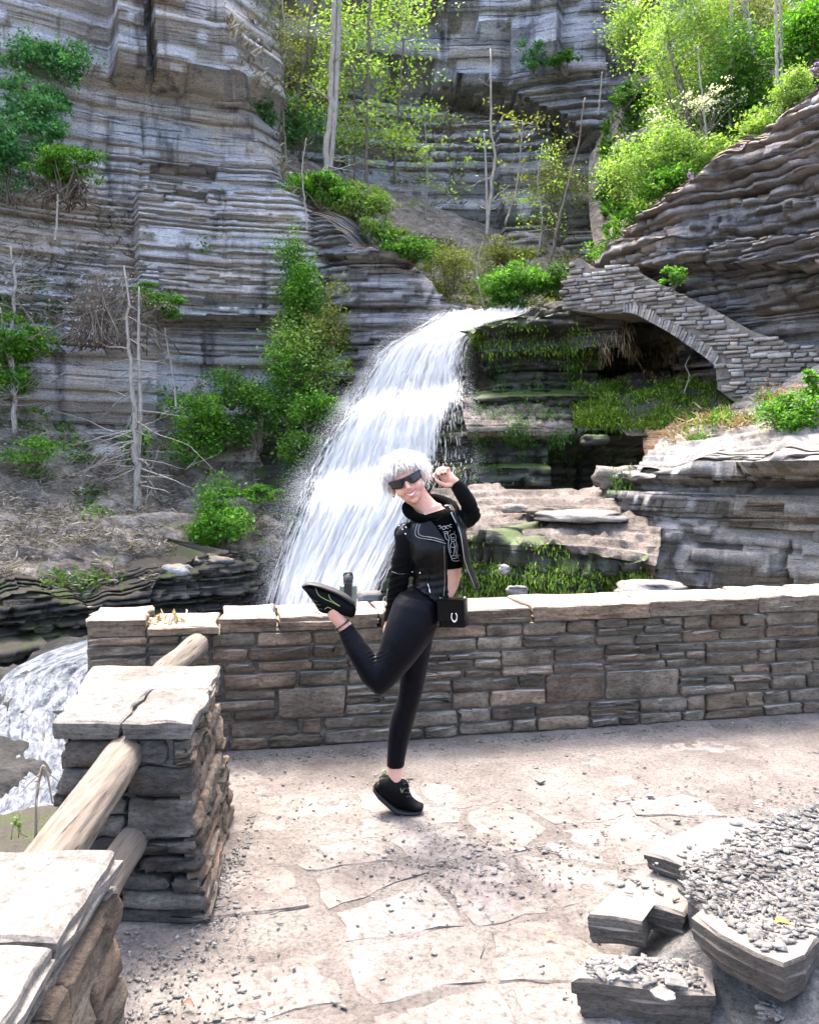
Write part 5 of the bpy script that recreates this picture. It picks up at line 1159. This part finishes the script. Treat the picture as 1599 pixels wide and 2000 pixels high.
arm_r = [((768, 1042), (813, 1032), -.02, .05), ((770, 1062), (808, 1060), -.03, .048), ((765, 1095), (803, 1098), -.02, .045), ((760, 1124), (800, 1130), 0, .043),
         ((756, 1155), (793, 1158), .03, .04), ((752, 1190), (783, 1195), .06, .036), ((749, 1212), (776, 1218), .075, .032)]
arm_l = [((872, 984), (884, 1036), .02, .05), ((886, 986), (902, 1036), .03, .05), ((897, 994), (920, 1030), .03, .046), ((903, 997), (939, 1012), .02, .044), ((897, 984), (932, 985), 0, .042),
         ((887, 967), (914, 954), -.02, .036), ((878, 950), (898, 936), -.03, .03)]
shrink = lambda rows, k: [(tuple(np.array(a)+(np.array(b)-np.array(a))*k), tuple(np.array(b)-(np.array(b)-np.array(a))*k), d, r*(1-2*k)) for a, b, d, r in rows]
leg_s = [((790, 1190), (856, 1196), .05, .085), ((784, 1230), (848, 1230), .06, .085), ((783, 1268), (842, 1266), .06, .08), ((782, 1305), (834, 1308), .06, .07), ((779, 1338), (827, 1342), .06, .06),
         ((775, 1366), (821, 1367), .065, .056), ((764, 1398), (811, 1400), .07, .058), ((758, 1430), (803, 1432), .07, .055), ((756, 1465), (794, 1467), .07, .046), ((755, 1498), (789, 1498), .07, .04)]
thigh = [((768, 1174), (862, 1192), -.05, .1), ((759, 1202), (850, 1234), -.07, .096), ((748, 1235), (826, 1272), -.08, .088), ((739, 1268), (797, 1308), -.085, .077), ((729, 1294), (772, 1335), -.09, .064), ((719, 1316), (752, 1353), -.09, .055)]
calf = [((739, 1352), (741, 1318), -.09, .05), ((712, 1337), (745, 1296), -.088, .055), ((695, 1308), (730, 1274), -.08, .056), ((681, 1282), (715, 1254), -.07, .054), ((668, 1254), (699, 1233), -.06, .044), ((660, 1233), (687, 1216), -.055, .036)]
pelvis = [((786, 1158), (878, 1160), 0, .095), ((772, 1180), (862, 1190), -.01, .108), ((774, 1205), (852, 1220), -.01, .108), ((786, 1230), (843, 1240), 0, .095)]
# ---- body
B_ = [hb(0, -.012, .028, (.072, .09, .08)), hb(0, .028, -.02, (.061, .058, .076)), hb(0, .03, -.06, (.047, .05, .042)), hb(0, .06, -.086, (.019, .018, .016)),
      hb(.036, .056, -.03, (.026, .026, .026)), hb(-.036, .056, -.03, (.026, .026, .026)), hb(0, .07, .022, (.046, .02, .012)),
      hb(.01, .089, -.03, (.009, .009, .008)), hb(-.01, .089, -.03, (.009, .009, .008)), hb(.074, -.006, -.012, (.009, .018, .03)), hb(-.074, -.006, -.012, (.009, .018, .03)),
      hb(0, .076, -.066, (.022, .012, .007)), capsule([hp(0, .08, .012), hp(0, .091, -.008), hp(0, .102, -.024)], [.007, .009, .0105]),
      chain([(806, 960, .02, 24), (820, 980, .015, 23), (836, 998, .01, 24), (845, 1015, .01, 32)], 16)]
B_ += [edge_loft(torso), edge_loft(shrink(arm_r, .12)), edge_loft(shrink(arm_l, .12)), edge_loft(shrink(leg_s, .06)), edge_loft(shrink(thigh, .06)), edge_loft(shrink(calf, .06)), edge_loft(shrink(pelvis, .04))]
B_ += [chain([(772, 1490, .07, 15), (771, 1510, .064, 14), (771, 1528, .057, 13.5), (776, 1550, .055, 13), (800, 1572, .055, 9)]),        # standing ankle and foot
       chain([(676, 1230, -.058, 12.5), (664, 1213, -.06, 13), (655, 1200, -.062, 15), (648, 1182, -.062, 16), (612, 1156, -.062, 11)])]  # raised ankle and foot
# raised hand: palm, four curled fingers, thumb
B_ += [chain([(893, 948, -.03, 11), (886, 940, -.035, 9.5), (879, 936, -.038, 10)]), chain([(880, 942, -.036, 8), (868, 934, -.034, 8)]), chain([(880, 931, -.036, 8), (870, 925, -.034, 7.5)])]
FING = [[(866, 934, -.036), (853, 926, -.044), (846, 929, -.06), (848, 934, -.07)], [(867, 928, -.034), (858, 917, -.04), (853, 921, -.066), (856, 928, -.078)],
        [(872, 924, -.034), (866, 914, -.04), (861, 917, -.068), (863, 925, -.08)], [(878, 924, -.034), (875, 915, -.04), (870, 917, -.064), (870, 924, -.076)]]
for k, fg in enumerate(FING):
    r_ = [3.9, 3.7, 3.4, 2.9][0:4]; B_.append(chain([(*q, r_[i]*(1, 1.02, 1, .86)[k]) for i, q in enumerate(fg)], 10, 5))
B_.append(chain([(883, 946, -.042, 5.4), (872, 948, -.058, 4.6), (861, 944, -.07, 4), (853, 939, -.074, 3.3)], 10, 5))
# hanging hand, behind the thigh
B_ += [chain([(764, 1208, .075, 9), (758, 1228, .085, 10), (756, 1240, .09, 9)])]
for k in range(4): B_.append(chain([(752+k*3, 1240, .08+k*.008, 3.6), (750+k*3, 1254-abs(k-1.4)*2, .08+k*.008, 3.4), (752+k*3, 1264-abs(k-1.4)*3, .075+k*.008, 3)], 8, 4))
B_.append(chain([(764, 1230, .07, 4.4), (768, 1244, .06, 3.6), (768, 1252, .058, 3)], 8, 4))
body = attach('body', fuse(B_, .0036, 3, 'body'), M['skin'], me_); bb = bvh_of(body)
for k, fg in enumerate(FING):
    x, y, d = fg[-1]; v, f = ball(pp(x-.5, y+1, d-.0035), (.0042, .0022, .0055)); obj('nail', v, f, M['frame'], body, True)
# ---- face details
def hsurf(x, z, off=.001):
    o_ = Vector(hp(x, .3, z)); h = bb.ray_cast(o_, Vector(-HM[1]))[0]; return (np.array(h) if h is not None else hp(x, .09, z))+HM[1]*off
xs = np.linspace(-.027, .027, 15); zt = -.054+.011*(xs/.027)**2; zb = -.054-.0095*(1-(xs/.027)**2)+.011*(xs/.027)**2
v = [hsurf(x, z, .0022) for x, z in zip(xs, zt)]+[hsurf(x, (z+w)/2, .003) for x, z, w in zip(xs, zt, zb)]+[hsurf(x, z, .0022) for x, z in zip(xs, zb)]
obj('teeth', v, grid_faces(15, 3), M['teeth'], body, True)
mb = MB(); mb.add(*tube([hsurf(x, z+.0022, .001) for x, z in zip(xs, zt)], .0026, 8)); mb.add(*tube([hsurf(x, z-.0025, .001) for x, z in zip(xs, zb)], .0034*np.sin(np.linspace(.5, 2.64, 15))+.0006, 8)); mb.build('lips', M['lip'], body, True)
# sunglasses: one-piece shield with a nose notch, brow bar and arms
gl = obj('sunglasses', *(lambda nx, nz: (np.array([hp(x, .104-7.5*x*x-.10*abs(x)-.004*w, (.022+.004*abs(x)/.07)*(1-w)+w*(-.019+.026*math.exp(-(x/.014)**2)+.014*(abs(x)/.07)**2)) for w in np.linspace(0, 1, nz) for x in np.linspace(-.07, .07, nx)]), grid_faces(nx, nz)))(31, 6), M['lens'], me_, True)
so = gl.modifiers.new('s', 'SOLIDIFY'); so.thickness = .002
mb = MB(); q = np.linspace(-.071, .071, 21); mb.add(*tube([hp(x, .1055-7.5*x*x-.10*abs(x), .022+.004*abs(x)/.07) for x in q], .0026, 8)); mb.build('brow_bar', M['frame'], gl, True)
for s_ in (-1, 1): v, f = tube([hp(s_*.071, .06, .022), hp(s_*.079, .02, .016), hp(s_*.079, -.02, .006), hp(s_*.076, -.035, -.012)], .003, 6); obj('temple_arm', v, f, M['frame'], gl, True)
obj('nose_piece', *tube([hsurf(-.012, -.016, .004), hsurf(-.006, -.002, .004), hsurf(0, .003, .004), hsurf(.006, -.002, .004), hsurf(.012, -.016, .004)], .0022, 6), M['silver'], gl, True)
for s_ in (-1, 1): v, f = ball(hp(s_*.081, .0, -.042), (.004, .004, .004)); obj('earring', v, f, M['frame'], me_, True)
# ---- hair: a cap and a tousled mass of locks
rh = np.random.default_rng(9); hv = MB()
v, f = hb(0, -.018, .034, (.077, .092, .083)); v = np.array(v)
loc_ = (v-Hc)@HM.T; loc_[:, 1] = np.where(loc_[:, 1] > .05, np.minimum(loc_[:, 1], .05+.6*(loc_[:, 1]-.05)), loc_[:, 1]); loc_[:, 2] = np.maximum(loc_[:, 2], .0)
hair = obj('hair', Hc+loc_@HM, f, M['hair'], me_, True)
cnt = 0
while cnt < 5200:
    d = rh.normal(size=3); d /= np.linalg.norm(d)
    if d[2] < -.1 or (d[1] > .5 and d[2] < .6): continue
    if d[1] > -.1 and d[2] < .22: continue
    root = np.array([0, -.016, .032])+d*np.array([.074, .088, .08]); tn = np.array([d[0]*1.0, d[1]+.2, d[2]*.1-.18]); tn += np.array([-.35, .25, 0])*(d[2] > .4)+rh.normal(0, .36, 3)
    tn -= d*(tn@d); tn /= np.linalg.norm(tn)+1e-6; L = rh.uniform(.03, .07); k = 7; s_ = np.linspace(0, 1, k)[:, None]; cu = rh.normal(0, .45, 3)
    lift = rh.uniform(.004, .028)
    p = root+tn*L*s_+d*lift*np.sin(s_*2.3)+cu*L*.5*s_**2-np.array([0, 0, .02])*s_**2.5
    fr_ = p[:, 1] > .06; p[fr_, 2] = np.maximum(p[fr_, 2], .026+.045*rh.random())
    w_ = rh.uniform(.0007, .0018)*np.sin(np.linspace(.5, 3.0, k)); pw = Hc+p@HM
    hv.add(*tube(pw, np.maximum(w_, .0003), 3, False)); cnt += 1
hv.build('locks', M['hair'], hair)['kind'] = 'stuff'
# ---- clothes
lm_ = fuse([edge_loft(leg_s, close=(1, 0)), edge_loft(thigh), edge_loft(calf, close=(1, 0)), edge_loft(pelvis)], .006, 5, 'leggings')
def crease(me, spots, amp_noise, fr):
    n_ = len(me.vertices); co = np.zeros(n_*3, np.float32); me.vertices.foreach_get('co', co); co = co.reshape(-1, 3); nr = np.zeros(n_*3, np.float32); me.vertices.foreach_get('normal', nr); nr = nr.reshape(-1, 3)
    x, y = proj(co); d = np.zeros(n_)
    for (cx_, cy_, an_, wl, rad_, am) in spots:          # fold bundles: centre, direction, spacing, reach (photo px), depth
        t_ = (x-cx_)*math.cos(an_)+(y-cy_)*math.sin(an_); q_ = -(x-cx_)*math.sin(an_)+(y-cy_)*math.cos(an_)
        d += am*np.sin(t_/wl*6.283+.6*np.sin(q_/rad_*3))*np.exp(-(t_/rad_)**2-(q_/(rad_*1.3))**2)
    w_ = 1-abs(noise(co[:, 0]*fr[0], co[:, 1]*fr[0], co[:, 2]*fr[1], 4)); d += amp_noise*(w_**3-.4)
    me.vertices.foreach_set('co', (co+nr*d[:, None]).astype(np.float32).ravel()); me.update()
crease(lm_, [(735, 1282, 1.2, 7, 14, .0022), (850, 1225, .8, 9, 16, .0014), (802, 1345, 1.5, 9, 16, .0014), (773, 1482, 1.5, 8, 14, .0013), (672, 1238, .9, 8, 12, .0013)], .0006, (14, 20))
leg = attach('leggings', lm_, M['legging'], me_)
tee = attach('shirt', fuse([edge_loft(grow(torso[:4], 2.5, .006)+[((806, 1110), (903, 1108), 0, .094)], close=(0, 0))], .006, 3, 'shirt'), M['tee'], me_)
jm = fuse([edge_loft(grow(torso[:-1], 6, .018)+[((792, 1182), (884, 1186), 0, .125)], close=(0, 0)), edge_loft(grow(arm_r, 0, .0), close=(1, 0)), edge_loft(arm_l, close=(1, 0))], .006, 4, 'jacket')
crease(jm, [(780, 1128, 1.2, 12, 22, .0035), (925, 1005, .6, 9, 18, .0035), (840, 1140, 1.4, 15, 26, .003), (765, 1180, 1.3, 11, 20, .003)], .0055, (13, 9))
vs = np.array([v.co for v in jm.vertices]); ix, iy = proj(vs)
fx = np.interp(iy, [1000, 1012, 1060, 1180], [838, 842, 873, 877]); gx = np.interp(iy, [985, 1010, 1060, 1110], [872, 890, 903, 897])
hemy = np.interp(ix, [760, 800, 855, 877, 905], [1150, 1141, 1181, 1170, 1110])
torso_v = (ix > 800) | (iy < 1000)
frontv = vs[:, 1] < Y0-.01
dele = (frontv & (ix > fx) & (ix < gx) & (iy > 985)) | (torso_v & (iy > hemy) & (ix > 797)) | (torso_v & (ix > 897) & (iy > 1100)) | ((ix > 826) & (ix < 866) & (iy < 1012))
bm = bmesh.new(); bm.from_mesh(jm); bm.verts.ensure_lookup_table(); bmesh.ops.delete(bm, geom=[bm.verts[int(i)] for i in np.nonzero(dele)[0]], context='VERTS')
bm.to_mesh(jm); bm.free()
jk = attach('jacket', jm, M['leather'], me_); jb = bvh_of(jk)
# knit sleeves over the leather body: a second material by region
jk.data.materials.append(M['sleeve']); w = np.array(wpos(jk))
for p in jk.data.polygons:
    c = np.array(p.center)+w; x, y = proj(c)
    if (x < np.interp(y, [1030, 1060, 1100, 1150, 1250], [782, 800, 806, 799, 799]) and y > 1044) or x > np.interp(y, [960, 1000, 1040], [880, 903, 914]): p.material_index = 1
so = jk.modifiers.new('s', 'SOLIDIFY'); so.thickness = .004; so.offset = -1
tb = bvh_of(tee)
# left-hand flap of the open jacket, hanging free
fo = [(893, 996, .02), (908, 1030, .0), (914, 1065, -.01), (920, 1100, -.02), (937, 1146, -.03)]; fi = [(880, 1000, -.09), (897, 1036, -.12), (903, 1068, -.125), (908, 1098, -.115), (927, 1148, -.09)]
a = smoothline([pp(*q) for q in fo], 24); b = smoothline([pp(*q) for q in fi], 24); v = np.stack([a*(1-k)+b*k+np.array([.008*math.sin(k*math.pi), 0, 0]) for k in np.linspace(0, 1, 6)], 1).reshape(-1, 3)
fl = obj('jacket_flap', v, grid_faces(6, 24), M['leather'], jk, True); so = fl.modifiers.new('s', 'SOLIDIFY'); so.thickness = .005
mb = MB(); mb.add(*tube(b, .0024, 6)); mb.build('zip', M['zip'], fl)
# hood lying round the neck
hood = smoothline([pp(851, 1010, -.085), pp(826, 1012, -.09), pp(803, 1005, -.05), pp(797, 990, .03), pp(818, 978, .1), pp(850, 976, .11), pp(878, 984, .06), pp(890, 996, -.01), pp(892, 1008, -.06)], 50)
rr_ = np.interp(np.linspace(0, 1, 50), [0, .12, .35, .6, .85, 1], [.004, .017, .028, .028, .019, .004])
v, f = tube(hood, rr_, 14); obj('hood', v, f, M['tee'], jk, True)
v, f = tube(smoothline([pp(838, 1006, -.08), pp(851, 1018, -.095), pp(862, 1010, -.085)], 14), .004, 8); obj('neckband', v, f, M['tee'], tee, True)
lap = panel(jb, [(815, 1014), (826, 1014), (840, 1018), (856, 1036), (872, 1062), (848, 1057), (812, 1050), (808, 1046), (811, 1030)], .006, .004, 'lapel', M['leather'], jk)
lb_ = bvh_of(lap)
mb = MB()
for ln in ([(820, 1020), (818, 1044), (846, 1050), (866, 1056)], [(816, 1018), (812, 1047), (846, 1055), (871, 1062)]): mb.add(*trace(jb, ln, .0012, 24, .0105))
mb.add(*trace(jb, [(872, 1064), (874, 1090), (875, 1130), (875, 1166)], .0014, 30, .0015)); mb.add(*trace(jb, [(867, 1066), (868, 1100), (868, 1140), (866, 1166)], .001, 30, .001))
mb.add(*trace(jb, [(808, 1146), (832, 1162), (853, 1178)], .0018, 20, .001))
mb.build('zip', M['zip'], jk, True)['label'] = 'thin silver zips along lapel, front edge and hem'
for q, ln in enumerate(([(838, 1120), (835, 1136), (832, 1156)], [(834, 1136), (838, 1150), (840, 1158)])):
    v, f = trace(jb, ln, .003-.0012*q, 14, .004); obj('zip_pull', v, f, M['silver'] if q else M['leather'], jk, True)
for (x, y) in ((786, 1034), (793, 1030), (792, 1043), (780, 1027), (788, 1025), (805, 1117), (820, 1119)):
    v, f = ball(hit(jb, x, y, .003), (.0042, .0042, .0042), None, 10, 6); obj('stud', v, f, M['silver'], jk, True)
mb = MB(); mb.add(*trace(jb, [(757, 1150), (752, 1180), (748, 1208)], .0018, 16, .001)); mb.add(*trace(jb, [(764, 1116), (780, 1121), (798, 1120)], .0009, 16, .0005)); mb.build('sleeve_zip', M['zip'], jk, True)
# print on the shirt
C1 = lambda l: [(700+u*.175, 870+v_*.175) for u, v_ in l]
PR = [[(890, 905), (910, 895), (920, 910), (905, 930)], [(945, 905), (932, 920), (940, 938), (962, 935), (970, 915), (958, 900), (945, 905)], [(1003, 895), (982, 898), (978, 920), (1000, 928)],
      [(1035, 880), (1014, 890), (1012, 908), (1040, 912)], [(1015, 950), (1022, 958)], [(1066, 962), (1076, 970)],
      [(945, 968), (990, 962), (998, 978), (955, 985)], [(960, 990), (975, 1040), (1000, 1060)], [(985, 975), (1010, 1040), (1000, 1100), (1010, 1180), (1035, 1250)],
      [(1025, 1000), (1060, 985), (1085, 1010), (1080, 1060), (1040, 1070), (1025, 1000)], [(1035, 1030), (1070, 1025)], [(1045, 1045), (1075, 1050)], [(1085, 1060), (1105, 1130), (1100, 1200), (1115, 1250)],
      [(1040, 1075), (1020, 1130), (1030, 1200)], [(1060, 1080), (1070, 1150), (1060, 1220)], [(1085, 1090), (1080, 1160), (1090, 1230)], [(1030, 1130), (1060, 1140), (1095, 1120)],
      [(1030, 1240), (1060, 1228), (1100, 1236), (1135, 1225), (1140, 1270), (1100, 1290), (1050, 1285), (1030, 1240)], [(1045, 1255), (1070, 1265), (1095, 1250), (1120, 1265)]]
mb = MB()
for l in PR: mb.add(*trace(tb, C1(l), .0010, None, .0008, 5))
mb.build('shirt_print', M['white'], tee)['label'] = 'white line drawing and lettering printed on the black shirt'
v, f = trace(bb, [(826, 1000), (836, 1011), (850, 1008), (856, 998)], .0011, 24, .001); obj('necklace', v, f, M['silver'], me_, True)
# ---- shoes
def shoe(rows, sole, label, d, trim, laces, tab):
    s_ = obj('shoe', *edge_loft(rows, 24, 5), M['shoe'], me_, True); s_['label'] = label
    obj('sole', *edge_loft(sole, 20, 5), M['sole'], s_, True); sb = bvh_of(s_)
    mb = MB()
    for ln in trim: mb.add(*trace(sb, ln, .0012, 24, .001, 6, d-.04))
    mb.build('swoosh', M['lime'], s_, True)
    mb = MB()
    for ln in laces: mb.add(*trace(sb, ln, .0022, 12, .002, 6, d-.035))
    mb.build('laces', M['frame'], s_, True)
    v, f = tube(smoothline([pp(x, y, d) for x, y in tab], 10), .004, 6); obj('pull_tab', v, f, M['lime'], s_, True)
    return s_
ds = .055
shoe([((731, 1541), (739, 1528), ds, .03), ((741, 1553), (744, 1516), ds, .042), ((754, 1563), (757, 1514), ds, .047), ((770, 1576), (776, 1520), ds, .048), ((783, 1582), (795, 1526), ds, .047), ((795, 1584), (801, 1550), ds, .045), ((808, 1584), (812, 1564), ds, .042), ((820, 1583), (824, 1570), ds, .034)],
     [((729, 1545), (732, 1535), ds, .03), ((738, 1558), (745, 1546), ds, .04), ((752, 1571), (758, 1558), ds, .041), ((769, 1584), (773, 1571), ds, .044), ((785, 1588), (786, 1576), ds, .047), ((805, 1588), (806, 1578), ds, .047), ((821, 1586), (822, 1577), ds, .036)],
     'planted black running shoe, up on its toes', ds, [[(782, 1540), (785, 1548), (788, 1541)], [(738, 1532), (741, 1524), (746, 1519)]], [[(787, 1532), (795, 1530), (799, 1536)], [(788, 1540), (797, 1540)], [(790, 1548), (799, 1548)], [(793, 1556), (803, 1556)], [(797, 1530), (799, 1524), (794, 1522)]], [(745, 1518), (747, 1508), (752, 1504), (753, 1516)])
dr = -.062
rs = shoe([((592, 1146), (595, 1151), dr, .028), ((602, 1142), (604, 1164), dr, .038), ((620, 1144), (614, 1178), dr, .042), ((640, 1150), (625, 1195), dr, .042), ((658, 1158), (646, 1200), dr, .04), ((674, 1166), (668, 1202), dr, .036), ((688, 1176), (683, 1206), dr, .028)],
     [((591, 1142), (593, 1148), dr, .024), ((603, 1137), (605, 1144), dr, .036), ((622, 1139), (621, 1147), dr, .042), ((642, 1145), (639, 1154), dr, .038), ((662, 1153), (658, 1162), dr, .037), ((680, 1163), (676, 1173), dr, .036), ((692, 1174), (688, 1182), dr, .028)],
     'raised black running shoe with lime outlined swoosh, sole up', dr, [[(616, 1148), (622, 1162), (634, 1170), (650, 1177), (663, 1184)], [(642, 1161), (645, 1170), (655, 1178), (664, 1184)], [(634, 1190), (640, 1186), (647, 1189)]],
     [[(612, 1172), (620, 1176)], [(616, 1180), (626, 1182)], [(620, 1188), (630, 1190)], [(622, 1193), (616, 1197), (626, 1199)]], [(682, 1204), (686, 1200), (687, 1192), (684, 1187)])
mb = MB(); an = np.linspace(0, 2*math.pi, 25); c = pp(668, 1220, -.06); ax_ = (pp(674, 1228, -.06)-pp(660, 1208, -.06)); ax_ /= np.linalg.norm(ax_); e1 = np.cross(ax_, (0, 1, 0)); e1 /= np.linalg.norm(e1)
for q in range(22): mb.add(*[np.asarray(w_) for w_ in (lambda vf: (vf[0], [g_ for g_ in vf[1] if len(g_) == 4]))(ball(c+e1*math.cos(q/22*6.283)*.034+np.array([0, 1, 0])*math.sin(q/22*6.283)*.034, (.0045,)*3, None, 8, 6))])
mb.build('anklet', M['frame'], me_, True)['label'] = 'dark bead anklet on the raised ankle'
# ---- shoulder bag
bag = thing('shoulder_bag', pp(884, 1228, -.12), 'small black leather bag with silver horseshoe clasp at her hip', 'bag')
def rbox(c, ex, ey, ez, bev, name, m, parent):
    bm = bmesh.new(); bmesh.ops.create_cube(bm, size=1); ex, ey, ez = map(np.array, (ex, ey, ez))
    for v in bm.verts: v.co = Vector(np.array(c)+ex*v.co.x+ey*v.co.y+ez*v.co.z-np.array(wpos(parent)))
    bmesh.ops.bevel(bm, geom=bm.edges[:], offset=bev, segments=3, affect='EDGES', profile=.6); bmesh.ops.recalc_face_normals(bm, faces=bm.faces[:])
    me = bpy.data.meshes.new(name); bm.to_mesh(me); bm.free(); me.materials.append(m); me.polygons.foreach_set('use_smooth', np.ones(len(me.polygons), bool)); return link_mesh(name, me, None, parent)
c0 = pp(885, 1196, -.12); ex = np.array([.112, -.034, .006]); ey = np.array([.02, .065, 0]); ez = np.array([-.006, -.005, .125])
bd = rbox(c0, ex, ey, ez, .01, 'bag_body', M['leather'], bag); nrm_ = -ey/np.linalg.norm(ey)
fp = rbox(c0-ey*.5+nrm_*.004+ez*.13, ex*1.03, nrm_*.008, ez*.72, .003, 'flap', M['leather'], bag)
gb = bvh_of(fp)
v, f = tube([c0-ey*.5+nrm_*.013+ex/np.linalg.norm(ex)*(.015+.012*math.cos(a))+ez/np.linalg.norm(ez)*(-.012+.02*math.sin(a)) for a in np.linspace(2.2, 7.2, 24)], .0026+.0012*np.sin(np.linspace(0, math.pi, 24)), 8); obj('clasp', v, f, M['silver'], bag, True)
v, f = tube(smoothline([c0+ez*.5+ex*.45, pp(905, 1158, -.1), pp(906, 1130, -.07), pp(903, 1100, -.06), pp(896, 1050, -.12), pp(889, 1005, -.09), pp(880, 985, 0)], 40), .0035, 6); obj('strap', v, f, M['leather'], bag, True)
v, f = tube(smoothline([c0+ez*.5-ex*.45, pp(862, 1160, -.15), pp(858, 1150, -.14)], 10), .0035, 6); obj('strap', v, f, M['leather'], bag, True)
for s_ in (-.45, .45): v, f = ball(c0+ez*.5+ex*s_, (.006, .006, .006)); obj('strap_ring', v, f, M['silver'], bag, True)
# ---- flat water bottle on the wall
yb = 4.84; bz = .741; bc = np.array([(680-CX)/F*yb, yb, bz])
bot = thing('water_bottle', bc, 'grey-green flat water bottle with black cap standing on the wall', 'bottle')
M['bottle'] = simple('smoky_green_plastic', (.1, .125, .1), .25, .5); wpx = yb/F
rbox(bc+(0, 0, 23*wpx), (34*wpx, 0, 0), (0, .045, 0), (0, 0, 44*wpx), .012, 'bottle_body', M['bottle'], bot)
rbox(bc+(0, -.004, 25*wpx), (15*wpx, 0, 0), (0, .052, 0), (0, 0, 50*wpx), .004, 'strap', M['frame'], bot)
v, f = tube([bc+(0, 0, z*wpx) for z in (44, 48, 49, 60, 61, 66)], [8*wpx, 8*wpx, 9.5*wpx, 9.5*wpx, 6*wpx, 5.5*wpx], 16); obj('cap', v, f, M['frame'], bot, True)
v, f = tube(smoothline([bc+(-8*wpx, 0, 55*wpx), bc+(-7*wpx, 0, 67*wpx), bc+(6*wpx, 0, 68*wpx), bc+(9*wpx, 0, 56*wpx)], 12), .006, 6); obj('cap_loop', v, f, M['frame'], bot, True)
